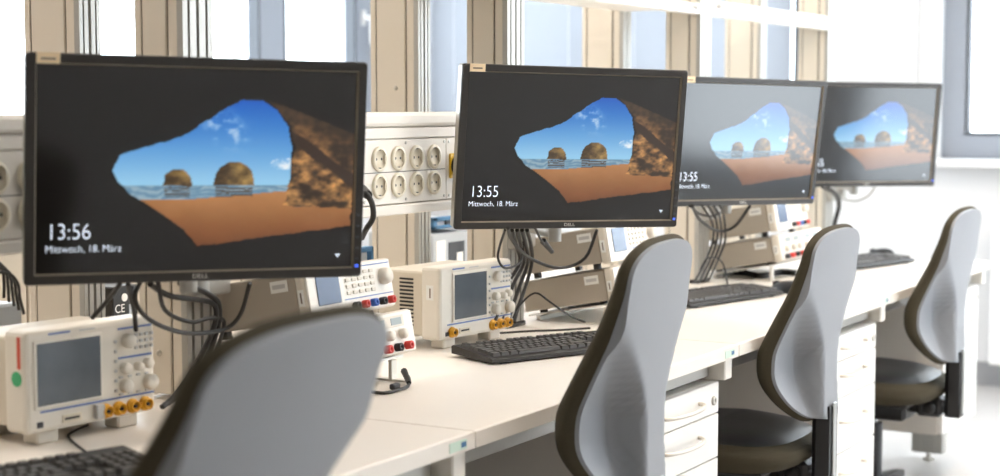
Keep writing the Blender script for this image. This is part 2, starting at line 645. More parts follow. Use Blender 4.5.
# ------------------------------------------------------------------ drawer pedestals
PW, PD = 0.44, 0.54
ped = None
ZB, ZT = 0.187, 0.66
cuts = [0.66, 0.586, 0.481, 0.325, 0.19]
for i, s in enumerate(SEAMS):
    if ped is None:
        p = empty('drawer_pedestal')
        MB().box(0, PW, 0.019, PD, ZB, ZT - 0.002, 0.002).build('carcass', 'pedestal_side', p)
        MB().box(0.04, PW - 0.04, 0.05, PD - 0.05, ZT - 0.002, DZ - DT - 0.0005).build('mounting_plate', 'alu', p)
        for k in range(4):
            z1, z0 = cuts[k] - 0.0015, cuts[k + 1] + 0.0015
            dr = MB().box(0.001, PW - 0.001, 0.0, 0.0185, z0, z1, 0.0015).build('drawer', 'pedestal_white', p)
            zc = (z0 + z1) / 2 + (0.0 if k == 0 else 0.012)
            pts = [(PW / 2 - 0.105, 0.002, zc), (PW / 2 - 0.1, -0.014, zc), (PW / 2 - 0.075, -0.026, zc), (PW / 2 - 0.03, -0.034, zc), (PW / 2 + 0.03, -0.034, zc), (PW / 2 + 0.075, -0.026, zc), (PW / 2 + 0.1, -0.014, zc), (PW / 2 + 0.105, 0.002, zc)]
            MB().tube(pts, 0.0048, 8, 4).build('handle', 'handle_white', dr)
            if k == 0:
                MB().lathe((PW - 0.032, 0, zc - 0.005), (0, -1, 0), [(0.011, -0.002), (0.011, 0.003), (0.009, 0.005), (0.0045, 0.005), (0.0045, 0.002), (0, 0.002)], 14).build('lock', 'lock_metal', dr)
        ped = p
    else:
        p = copy_tree(ped)
    p.location = (s - 0.06 - PW, 1.455, 0)
    tag(p, 'white four-drawer pedestal hung under the desk of the ' + MON[i], 'pedestal', 'drawer pedestals')

# ------------------------------------------------------------------ bench frame
FY, BY = 2.03, 2.30


def column(name, front):
    """an upright: slotted aluminium profile with a beige sheet-metal case behind it"""
    p = empty(name)
    H = 1.55
    w = 0.042 if front else 0.028
    k = w / 0.05
    d = 0.0 if front else 0.03
    half = [(-w, 0.014), (-w, 0.0), (-0.034 * k, 0.0), (-0.034 * k, 0.010), (-0.026 * k, 0.010), (-0.026 * k, 0.0), (-0.004, 0.0), (-0.004, 0.010)]
    poly = half + [(-x, y) for x, y in reversed(half)]
    MB().prism(poly, 0.012, H).build('profile', 'alu', p)
    MB().box(-w - 0.004, w + 0.004, -0.004, 0.03, 0.0, 0.012, 0.002).build('foot_plate', 'black_plastic', p)
    y0 = 0.0142
    MB().box(-w + 0.001, w - 0.001, y0, y0 + 0.022, 0.012, H, 0.001).build('front_strip', 'beige_panel', p)
    MB().box(-w + 0.006, w - 0.006, y0 + 0.0222, y0 + 0.027, 0.012, H).build('joint', 'groove', p)
    MB().box(-w + 0.001, w - 0.001, y0 + 0.0272, y0 + 0.086 + d, 0.012, H, 0.002).build('side_case', 'beige_panel', p)
    MB().box(-w + 0.004, w - 0.004, y0 + 0.0862 + d, y0 + 0.0885 + d, 0.012, H).build('joint', 'groove', p)
    MB().box(-w + 0.001, w - 0.001, y0 + 0.0887 + d, y0 + 0.104 + d, 0.012, H, 0.001).build('rear_strip', 'beige_panel', p)
    for z in (0.09, 0.6, 1.2):
        MB().lathe((-w + 0.001, 0.07, z), (-1, 0, 0), [(0.006, -0.001), (0.006, 0.002), (0.004, 0.004), (0, 0.004)], 10).build('screw', 'lock_metal', p)
    return p


cf, cb = column('bench_upright', True), column('bench_upright', False)
for i, s in enumerate(SEAMS):
    for k, (src, y, lab) in enumerate(((cf, FY, 'aluminium bench upright holding the arm of the ' + MON[i]), (cb, BY, 'rear-desk aluminium upright behind that of the ' + MON[i]))):
        o = src if i == 0 else copy_tree(src)
        o.location = (s, y, DZ)
        tag(o, lab, 'upright', ('front uprights of the bench frame', 'rear uprights of the bench frame')[k])
# shelf rails between the uprights
for i in range(3):
    a, b = SEAMS[i] + 0.043, SEAMS[i + 1] - 0.043
    t = 0.05 if i == 2 else 0.034
    r = empty('shelf_rail', ((a + b) / 2, FY, 1.575), 0, 'white shelf rail between bench uprights above the ' + MON[i + 1], 'rail', 'white shelf rails')
    hl = (b - a) / 2
    MB().box(-hl, hl, 0.0, 0.03, 0, t, 0.004).build('rail_profile', 'channel_white', r)
    MB().box(-hl, hl, -0.003, 0.0, t * 0.42, t * 0.52).build('rail_lip', 'sill_white', r)
    MB().box(-hl, hl, 0.03, 0.26, t - 0.018, t - 0.002, 0.002).build('shelf_board', 'channel_white', r)
    for x in (-hl + 0.05, hl - 0.05):
        MB().lathe((x, 0, t * 0.7), (0, -1, 0), [(0.01, -0.001), (0.01, 0.012), (0.006, 0.016), (0, 0.016)], 12).build('bolt', 'sill_white', r)

# ------------------------------------------------------------------ power channel with sockets
CY = 1.965                                    # front of the socket panels
kz = lambda y: ony(410, y, CY).z
ch = empty('power_channel', (3.6, FY, 1.0), 0, 'long white power channel with two rows of round sockets fixed to the uprights', 'power channel')
cx = lambda v: v - 3.6
cz = lambda v: v - 1.0
cy = lambda v: v - FY
zt, z3, z2, z1, z0 = kz(112), kz(127), kz(138), kz(203), kz(213)
MB().box(cx(1.19), cx(5.99), cy(CY + 0.005), -0.006, cz(z1) + 0.002, cz(z3), 0.003).build('housing', 'channel_white', ch)
MB().box(cx(1.19), cx(5.99), cy(CY - 0.012), -0.006, cz(z3) + 0.001, cz(zt), 0.008, 2).build('top_cover', 'channel_white', ch)
MB().box(cx(1.19), cx(5.99), cy(CY - 0.006), cy(CY + 0.004), cz(z2), cz(z3), 0.002).build('upper_strip', 'channel_white', ch)
MB().box(cx(1.19), cx(5.99), cy(CY - 0.014), -0.006, cz(z0), cz(z1), 0.003).build('lower_lip', 'channel_white', ch)
SXW = [ony(v, 158, CY).x for v in (377, 395, 414, 432)]
pitch = (SXW[3] - SXW[0]) / 3
r1, r2 = kz(157.5), kz(184)
sock = None
for i in range(4):
    off = (i - 1) * 1.2
    xa, xb = SXW[0] - pitch * 0.85 + off, SXW[3] + pitch * 0.72 + off
    pn = MB().box(cx(xa), cx(xb), cy(CY - 0.004), cy(CY + 0.0045), cz(z1) + 0.002, cz(z2) - 0.002, 0.001).build('socket_panel', 'channel_white', ch)
    MB().box(cx(xa + 0.004), cx(xb - 0.004), cy(CY - 0.0045), cy(CY - 0.004), cz((r1 + r2) / 2) - 0.0008, cz((r1 + r2) / 2) + 0.0008).build('panel_groove', 'groove', pn)
    for r in (r1, r2):
        for k in range(4):
            px = SXW[0] + pitch * k + off
            if sock is None:
                g = MB()
                g.lathe((0, 0, 0), (0, -1, 0), [(0.0265, 0.0), (0.0265, 0.004), (0.0252, 0.006), (0.0205, 0.006)], 28)
                g.mi = 1
                g.lathe((0, 0, 0), (0, -1, 0), [(0.0205, 0.006), (0.0198, 0.0012), (0, 0.0012)], 28)
                for sx in (-1, 1):
                    g.mi = 2
                    g.cyl((sx * 0.0095, -0.0005, 0), (sx * 0.0095, -0.0016, 0), 0.0028, n=10)
                    g.box(-0.004, 0.004, -0.004, -0.001, sx * 0.0195 - 0.0015, sx * 0.0195 + 0.0015)
                g.mi = 1
                g.box(-0.021, -0.0165, -0.0052, -0.001, -0.008, 0.008).box(0.0165, 0.021, -0.0052, -0.001, -0.008, 0.008)
                sock = g.build('socket', ['socket_cream', 'socket_well', 'black_plastic'], pn, (cx(px), cy(CY - 0.004), cz(r)))
            else:
                share(sock, 'socket', pn, (cx(px), cy(CY - 0.004), cz(r)))
    for zz in (z1 + 0.010, z2 - 0.010):
        for xx in (xb - 0.008, (xa + xb) / 2, xa + 0.008):
            MB().cyl((cx(xx), cy(CY - 0.0038), cz(zz)), (cx(xx), cy(CY - 0.0058), cz(zz)), 0.0033, n=10).build('screw', 'lock_metal', pn)
    sp = MB().box(cx(xb + 0.002), cx(xb + 0.075), cy(CY - 0.004), cy(CY + 0.0045), cz(z1) + 0.002, cz(z2) - 0.002, 0.001).build('switch_panel', 'channel_white', ch)
    zc = (r1 + r2) / 2 + 0.006
    for zz in (z1 + 0.010, z2 - 0.010):
        MB().cyl((cx(xb + 0.012), cy(CY - 0.0038), cz(zz)), (cx(xb + 0.012), cy(CY - 0.0058), cz(zz)), 0.0033, n=10).build('screw', 'lock_metal', sp)
    tag(MB().box(cx(xb + 0.012), cx(xb + 0.062), cy(CY - 0.008), cy(CY - 0.004), cz(zc) - 0.028, cz(zc) + 0.028, 0.002).build('switch_plate', 'yellow', sp), 'yellow switch plate')
    MB().lathe((cx(xb + 0.037), cy(CY - 0.008), cz(zc)), (0, -1, 0), [(0.021, -0.001), (0.021, 0.006), (0.017, 0.01), (0, 0.01)], 20).box(cx(xb + 0.031), cx(xb + 0.043), cy(CY - 0.034), cy(CY - 0.017), cz(zc) - 0.019, cz(zc) + 0.019, 0.003).build('switch_knob', 'black_plastic', sp)

# ------------------------------------------------------------------ monitors
MWd, MHt, BZ = 0.556, 0.361, 0.018
PWd, PHt = MWd - 2 * BZ, MHt - 2 * BZ


def picture():
    """a beach seen out of a dark sea cave, as linear colours on a grid (u right, v down)"""
    nu, nv = 300, 188
    u, v = np.meshgrid(np.linspace(0, 1, nu + 1), np.linspace(0, 1, nv + 1))
    rng = np.random.RandomState(4)

    def noise(scale, oct=4):
        out = np.zeros_like(u)
        amp, tot = 1.0, 0.0
        for o in range(oct):
            n = int(scale * 2 ** o) + 2
            g = rng.rand(n + 1, n + 1)
            x, y = u * (n - 1), v * (n - 1)
            xi, yi = x.astype(int), y.astype(int)
            fx, fy = x - xi, y - yi
            fx, fy = fx * fx * (3 - 2 * fx), fy * fy * (3 - 2 * fy)
            out += amp * (g[yi, xi] * (1 - fx) * (1 - fy) + g[yi, xi + 1] * fx * (1 - fy) + g[yi + 1, xi] * (1 - fx) * fy + g[yi + 1, xi + 1] * fx * fy)
            tot += amp
            amp *= 0.55
        return out / tot

    def inside(poly, wob=0.0, nz=None):
        uu = u + (nz - 0.5) * wob if nz is not None else u
        vv = v + (nz - 0.5) * wob if nz is not None else v
        r = np.zeros(u.shape, bool)
        n = len(poly)
        for i in range(n):
            x1, y1 = poly[i]
            x2, y2 = poly[(i + 1) % n]
            c = ((y1 > vv) != (y2 > vv)) & (uu < (x2 - x1) * (vv - y1) / (y2 - y1 + 1e-12) + x1)
            r ^= c
        return r
    n1, n2, n3 = noise(8, 5), noise(30, 4), noise(5, 5)
    C = np.zeros(u.shape + (3,))
    C[:] = np.array((10, 9, 9)) + (n1[..., None] - 0.5) * 5

    def put(mask, rgb):
        C[mask] = rgb[mask] if isinstance(rgb, np.ndarray) and rgb.ndim == 3 else rgb

    def mixc(a, b, t):
        t = np.clip(t, 0, 1)[..., None]
        return np.array(a) * (1 - t) + np.array(b) * t
    opening = inside([(.225, .50), (.25, .43), (.32, .385), (.42, .345), (.50, .275), (.57, .195), (.63, .15), (.69, .15), (.74, .20), (.775, .28), (.79, .38), (.79, .486), (.782, .6), (.77, .68), (.995, .70), (.995, .79), (.72, .84), (.49, .88), (.45, .80), (.39, .73), (.33, .665), (.28, .62), (.245, .56)], 0.015, n2)
    sky = mixc((6, 88, 190), (150, 204, 236), (v - 0.14) / 0.42)
    cl = np.clip((n2 * .5 + n3 * .5 - 0.40) * 7, 0, 1) * np.exp(-((u - .575) / .05) ** 2 - ((v - .29 - (u - .57) * .5) / .06) ** 2) * 1.3
    cl2 = np.clip((n2 - 0.42) * 4, 0, 1) * (np.hypot((u - .77) / .05, (v - .47) / .03) < 1)
    sky = mixc(sky, (240, 245, 250), np.clip(cl * 1.3 + cl2, 0, 1) * 0.95)
    sea = mixc((96, 138, 166), (150, 176, 190), (np.sin(v * 260 + n1 * 30) + 1) * n2)
    sandline = 0.648 - 0.045 * np.clip((u - 0.45) / 0.35, 0, 1)
    sand = mixc((184, 128, 78), (112, 64, 30), (v - 0.62) / 0.26)
    sand = sand + (n1[..., None] - 0.5) * np.array((24, 20, 16))
    put(opening, sky)
    put(opening & (v > 0.575), sea)
    put(opening & (v > sandline), sand)
    dome = lambda c, w, h: [(c - w * math.cos(q * math.pi / 12), .578 - h * math.sin(q * math.pi / 12) ** 0.8) for q in range(13)]
    for poly in (dome(.425, .045, .085), dome(.605, .065, .12)):
        k = inside(poly, 0.012, n2) & opening
        cx0 = sum(p[0] for p in poly) / len(poly)
        put(k, mixc((62, 46, 26), (196, 158, 92), (n2 - 0.3) * 1.5 + (u - cx0) * 4))
        refl = opening & (v > 0.585) & (v < 0.635) & (u > poly[0][0] + 0.004) & (u < poly[-1][0] - 0.004)
        put(refl & (np.sin(v * 420 + n1 * 20) > -0.45), np.full(C.shape, 1.0) * np.array((84, 78, 72)))
    rockp = [(.70, .142), (.80, .20), (.90, .255), (1.0, .315), (1.0, .70), (.77, .685), (.782, .6), (.793, .486), (.80, .375), (.782, .277), (.746, .20)]
    rk = inside(rockp, 0.02, n2)
    tone = np.clip((n2 - 0.33) * 2.0 + (n1 - 0.5) * 1.3, 0, 1) * np.clip((v - 0.10 - (u - .7) * 0.55) / 0.3, 0.12, 1)
    put(rk, mixc((50, 36, 24), (222, 160, 92), tone))
    shadow = rk & (np.abs((u - .90) * 1.1 - (v - .45)) < 0.03 * n1 * 2)
    put(shadow, np.full(C.shape, 1.0) * np.array((52, 36, 26)))
    C = np.clip(C, 0, 255) / 255
    L = np.where(C <= 0.04045, C / 12.92, ((C + 0.055) / 1.055) ** 2.4)
    mb = MB()
    mb.grid(lambda a, b: ((a - 0.5) * PWd, 0, (0.5 - b) * PHt), nu, nv, smooth=False, flip=True)
    me = bpy.data.meshes.new('picture')
    me.from_pydata(mb.v, [], mb.f)
    ca = me.color_attributes.new('picture', 'FLOAT_COLOR', 'POINT')
    rgba = np.concatenate([L.reshape(-1, 3), np.ones((L.size // 3, 1))], 1)
    ca.data.foreach_set('color', rgba.ravel().astype(np.float32))
    me.materials.append(MATS['screen_picture'])
    me.update()
    return me


PIC = picture()
MONS = [((2.055, 1.740, 1.191), 34.6, -3.9, -1.0, '13:56', 'black widescreen monitor reading 13:56, above the oscilloscope with a green sticker'),
        ((3.265, 1.697, 1.200), 36.1, -5.7, -1.1, '13:55', 'black widescreen monitor reading 13:55 with clear bright picture, beside the yellow switch'),
        ((4.397, 1.726, 1.191), 26.4, -7.4, -1.0, '13:55', 'widescreen monitor whose beach picture is washed out grey by glare'),
        ((5.577, 1.747, 1.195), 39.3, -5.2, -0.5, '13:55', 'widescreen monitor at the row end before the white wall board')]


def frame_ring(mb, w0, h0, y0, w1, h1, y1):
    """ring of four quads between two rectangles (half sizes) at depths y0, y1"""
    a = [(-w0, y0, -h0), (w0, y0, -h0), (w0, y0, h0), (-w0, y0, h0)]
    b = [(-w1, y1, -h1), (w1, y1, -h1), (w1, y1, h1), (-w1, y1, h1)]
    mb._add(a + b, [(i, (i + 1) % 4, 4 + (i + 1) % 4, 4 + i) for i in range(4)])


for i, (c, yaw, tilt, roll, clock, lab) in enumerate(MONS):
    mroot = empty('monitor', (0, 0, 0), 0, lab, 'monitor', 'monitors along the desk row')
    a, t, r = (math.radians(q) for q in (yaw, tilt, roll))
    n0 = Vector((-math.sin(a), -math.cos(a), 0))
    u = Vector((math.cos(a), -math.sin(a), 0))
    v = Vector((0, 0, 1))
    n = n0 * math.cos(t) + v * math.sin(t)
    w = v * math.cos(t) - n0 * math.sin(t)
    u2 = u * math.cos(r) + w * math.sin(r)
    w2 = w * math.cos(r) - u * math.sin(r)
    R = Matrix((u2, -n, w2)).transposed()        # local x right, y into the casing, z up
    mroot.matrix_world = Matrix.Translation(c) @ R.to_4x4()
    hw, hh = MWd / 2, MHt / 2
    # bezel: rounded front frame made of a bevelled outer body and an opening
    bm = bmesh.new()
    g = MB()
    rr = 0.006

    def rrect(w_, h_, r_, y_):
        pts = []
        for cx_, cz_, a0 in ((w_ - r_, h_ - r_, 0), (-w_ + r_, h_ - r_, 90), (-w_ + r_, -h_ + r_, 180), (w_ - r_, -h_ + r_, 270)):
            for k in range(5):
                q = math.radians(a0 + k * 22.5)
                pts.append((cx_ + r_ * math.cos(q), y_, cz_ + r_ * math.sin(q)))
        return pts
    bm.free()
    rings = [rrect(hw, hh, rr, 0.0075), rrect(hw, hh, rr, 0.0025), rrect(hw - 0.0018, hh - 0.0018, rr, 0.0), rrect(hw - BZ + 0.003, hh - BZ + 0.003, 0.0012, 0.0)]
    vs_, fs_ = [], []
    for rg in rings:
        vs_ += rg
    for q in range(len(rings) - 1):
        for k in range(20):
            j = (k + 1) % 20
            fs_.append((q * 20 + k, q * 20 + j, (q + 1) * 20 + j, (q + 1) * 20 + k))
    g._add(vs_, fs_)
    bz = g.build('bezel', 'bezel', mroot)
    g = MB()
    frame_ring(g, hw - BZ + 0.003, hh - BZ + 0.003, 0.0001, hw - BZ + 0.0005, hh - BZ + 0.0005, 0.0058)
    g.build('lit_bezel_lip', 'lit_bezel_lip', mroot)
    # side trim and tapered rear casing
    g = MB()
    rings = [rrect(hw - 0.0005, hh - 0.0005, rr, 0.0077), rrect(hw - 0.002, hh - 0.002, rr, 0.030)]
    vs_ = rings[0] + rings[1]
    g._add(vs_, [(k, 20 + k, 20 + (k + 1) % 20, (k + 1) % 20) for k in range(20)])
    g.build('side_trim', 'monitor_side', mroot)
    g = MB()
    rings = [rrect(hw - 0.002, hh - 0.002, rr, 0.030), rrect(hw - 0.03, hh - 0.025, 0.012, 0.042), rrect(hw - 0.1, hh - 0.07, 0.02, 0.055), rrect(0.01, 0.01, 0.005, 0.055)]
    vs_, fs_ = [], []
    for rg in rings:
        vs_ += rg
    for q in range(3):
        for k in range(20):
            j = (k + 1) % 20
            fs_.append((q * 20 + k, (q + 1) * 20 + k, (q + 1) * 20 + j, q * 20 + j))
    g._add(vs_, fs_)
    g.build('rear_casing', 'black_plastic', mroot)
    sc = bpy.data.objects.new('screen', PIC)
    COL.objects.link(sc)
    sc.parent = mroot
    sc.location = (0, 0.006, 0)
    # lettering on the screen: local text plane x right, z up
    TX = Matrix(((1, 0, 0, 0), (0, 0, -1, 0), (0, 1, 0, 0), (0, 0, 0, 1)))
    T = Matrix.Translation((-PWd / 2 + 0.016, 0.0046, -PHt / 2 + 0.053)) @ TX @ Matrix.Scale(0.86, 4, (1, 0, 0))
    text_obj('clock', clock, 0.0255, 'screen_text', sc, Matrix.Translation((0, -0.005, 0)) @ T, -0.014)
    T = Matrix.Translation((-PWd / 2 + 0.014, 0.0046, -PHt / 2 + 0.0325)) @ TX @ Matrix.Scale(0.92, 4, (1, 0, 0))
    text_obj('date', 'Mittwoch, 18. M\u00e4rz', 0.0115, 'screen_text', sc, Matrix.Translation((0, -0.005, 0)) @ T, -0.012)
    g = MB()
    x0, z0_ = PWd / 2 - 0.024, -PHt / 2 + 0.0155
    for k, q in enumerate((0.0012, 0.0026, 0.004)):
        g._add([(x0 - q, -0.0004, z0_ + k * 0.0022), (x0 + q, -0.0004, z0_ + k * 0.0022), (x0 + q + 0.0008, -0.0004, z0_ + k * 0.0022 + 0.0015), (x0 - q - 0.0008, -0.0004, z0_ + k * 0.0022 + 0.0015)], [(0, 1, 2, 3)])
    g.build('network_icon', 'screen_text', sc)
    # maker's lettering, buttons and power light on the bezel
    T = Matrix.Translation((-0.0135, -0.0006, -hh + 0.0055)) @ TX @ Matrix.Scale(1.25, 4, (1, 0, 0))
    text_obj('logo_lettering', 'DELL', 0.0068, 'logo_silver', bz, T)
    for k in range(5):
        z = -hh + 0.105 - k * 0.0185
        MB().box(hw - 0.0125, hw - 0.0065, -0.0012, 0.001, z - 0.0016, z + 0.0016, 0.0004).build('button', 'rear_dark', bz)
    tag(MB().box(hw - 0.0125, hw - 0.0065, -0.0014, 0.001, -hh + 0.0165, -hh + 0.0215, 0.0005).build('power_light', 'led_on', bz), 'blue power light')
    st = MB().box(-hw + 0.016, -hw + 0.052, -0.0008, 0.0, hh - 0.0165, hh + 0.0005).build('name_sticker', 'sticker', mroot)
    MB().box(-hw + 0.023, -hw + 0.045, -0.0010, -0.0008, hh - 0.0105, hh - 0.0075).build('sticker_print', 'sticker_ink', st)
    # mounting plate on the back
    MB().box(-0.06, 0.06, 0.0555, 0.063, -0.06, 0.06, 0.004).build('mounting_plate', 'black_plastic', mroot)

    # arm clamped to the upright, carrying the monitor
    s = SEAMS[i]
    B = Vector(c) - n * 0.0635
    Bl = B - n * 0.035
    zj = 1.005
    Q = Vector((s, FY, DZ))
    J = Vector((s - 0.10, FY - 0.075, zj))
    K = Vector((Bl.x, Bl.y, zj))
    inv = mroot.matrix_world.inverted()
    ar = MB().cyl(J, K, 0.014, n=12).build('support_arm', 'arm_grey', mroot)
    tag(ar, 'grey jointed arm clamped to the upright')
    for nm, pm in (('clamp', MB().box(s - 0.052, s + 0.052, FY - 0.030, FY - 0.006, DZ + 0.20, DZ + 0.27, 0.004)),
                   ('lower_link', MB().cyl(Q + Vector((-0.03, -0.028, 0.235)), J - Vector((0, 0, 0.03)), 0.014, n=12)),
                   ('elbow_joint', MB().cyl(J - Vector((0, 0, 0.05)), J + Vector((0, 0, 0.022)), 0.022, n=18)),
                   ('riser', MB().cyl(K - Vector((0, 0, 0.02)), Vector((K.x, K.y, Bl.z)), 0.015, n=14)),
                   ('tilt_head', MB().cyl(Vector((K.x, K.y, Bl.z)), B, 0.018, n=14))):
        pm.build(nm, 'arm_grey', ar)
    for q in [ar] + list(ar.children):
        q.data.transform(inv)

# ------------------------------------------------------------------ keyboards
def keyboard(label, group):
    """full-size keyboard; local x right, y away from the user"""
    kb = empty('keyboard', (0, 0, 0), 0, label, 'keyboard', group)
    Wk, Dk = 0.444, 0.155
    sl = 0.012 / Dk
    prof = [(0, 0.004), (0, 0.012), (0.006, 0.015), (Dk - 0.006, 0.027), (Dk, 0.024), (Dk, 0.008)]
    g = MB()
    M = Matrix(((0, 0, 1, 0), (1, 0, 0, 0), (0, 1, 0, 0), (0, 0, 0, 1)))
    g.prism(prof, 0, Wk, M)
    g.build('keyboard_body', 'keyboard_body', kb)
    for x in (0.03, Wk - 0.05):
        MB().box(x, x + 0.02, 0.01, 0.02, 0, 0.005).build('rubber_foot', 'black_plastic', kb)
        MB().box(x, x + 0.02, Dk - 0.018, Dk - 0.012, 0, 0.0095).build('rubber_foot', 'black_plastic', kb)
    P = 0.0188
    caps = {}

    def cap(x, y, w, d=1):
        z = 0.0155 + y * 0.075
        if (w, d) not in caps:
            a, b = w * P - 0.0022, d * P - 0.0022
            g = MB()
            q = 0.0022
            vs = [(0, 0, 0), (a, 0, 0), (a, b, 0), (0, b, 0), (q, q * 0.6, 0.0075), (a - q, q * 0.6, 0.0075), (a - q, b - q, 0.0075), (q, b - q, 0.0075)]
            g._add(vs, [(4, 5, 6, 7), (0, 1, 5, 4), (1, 2, 6, 5), (2, 3, 7, 6), (3, 0, 4, 7)])
            caps[(w, d)] = g.build('key', 'key_black', kb, (x, y, z), (0.075, 0, 0))
        else:
            share(caps[(w, d)], 'key', kb, (x, y, z), (0.075, 0, 0))
    x0, y0 = 0.010, 0.012
    rows = [[1.25, 1.25, 1.25, 6.25, 1.25, 1.25, 1.25, 1.25], [1.25] + [1] * 11 + [2.75], [1.75] + [1] * 11 + [1, 1.25], [1.5] + [1] * 12 + [1.5], [1] * 13 + [2]]
    for r, row in enumerate(rows):
        x = x0
        for w in row:
            cap(x, y0 + r * P, w)
            x += w * P
    yf = y0 + 5 * P + 0.012
    cap(x0, yf, 1)
    for gidx in range(3):
        for k in range(4):
            cap(x0 + (2 + gidx * 4.5 + k) * P, yf, 1)
    xn = x0 + 15.25 * P
    for k in range(3):
        cap(xn + k * P, y0, 1)
        cap(xn + k * P, y0 + 3 * P, 1)
        cap(xn + k * P, y0 + 4 * P, 1)
        cap(xn + k * P, yf, 1)
    cap(xn + P, y0 + P, 1)
    xm = x0 + 18.5 * P
    cap(xm, y0, 2)
    cap(xm + 2 * P, y0, 1)
    for r in (1, 2, 3):
        for k in range(3):
            cap(xm + k * P, y0 + r * P, 1)
    for k in range(4):
        cap(xm + k * P, y0 + 4 * P, 1)
    cap(xm + 3 * P, y0, 1, 2)
    cap(xm + 3 * P, y0 + 2 * P, 1, 2)
    return kb


k1 = keyboard('black keyboard in front of the oscilloscope with the green sticker', 'keyboards along the desk row')
KB = [((1.905, 1.735), -16, 'r', None),
      ((3.020, 1.765), -24, 'l', 'black keyboard in front of the small oscilloscope with one yellow socket apart'),
      ((4.575, 1.687), -14, 'r', 'black keyboard below the washed-out monitor, a mouse at its end'),
      ((5.790, 1.645), -13, 'r', 'black keyboard below the monitor before the white wall board')]
for i, ((x, y), az, side, lab) in enumerate(KB):
    o = k1 if i == 0 else copy_tree(k1)
    a = math.radians(az)
    if side == 'r':
        x, y = x - 0.444 * math.cos(a), y - 0.444 * math.sin(a)
    if i == 0:
        # the photograph shows the rear right corner
        x, y = x + 0.155 * math.sin(a), y - 0.155 * math.cos(a) + 0.05
    o.location = (x, y, DZ)
    o.rotation_euler = (0, 0, a)
    if lab:
        o['label'] = lab


def mouse(x, y, az, label):
    o = empty('computer_mouse', (x, y, DZ), math.radians(az), label, 'mouse', 'computer mice')

    def f(a, b):
        q, p = a * 2 * math.pi, b * math.pi / 2
        return (0.031 * math.cos(q) * math.cos(p) * (1 - 0.08 * math.sin(q)), 0.056 * math.sin(q) * math.cos(p) ** 0.9, 0.002 + 0.034 * math.sin(p) ** 0.8 * (1 - 0.25 * math.sin(q) * math.cos(p)))
    MB().grid(f, 24, 10).build('mouse_shell', 'chair_black', o)
    MB().cyl((-0.003, 0.034, 0.026), (0.003, 0.034, 0.026), 0.008, n=12).build('scroll_wheel', 'rear_dark', o)
    MB().box(-0.0006, 0.0006, 0.012, 0.05, 0.018, 0.0305).build('button_gap', 'groove', o)
    MB().prism([(0.027 * math.cos(k * math.pi / 8), 0.05 * math.sin(k * math.pi / 8)) for k in range(16)], 0, 0.003).build('sole', 'black_plastic', o)
    return o


pm = onz(784, 290, DZ + 0.01)
mouse(pm.x + 0.02, pm.y, -15, 'dark mouse on the desk beside the keyboard of the washed-out monitor')
mouse(5.90, 1.80, -15, 'dark mouse on the desk behind the last keyboard')


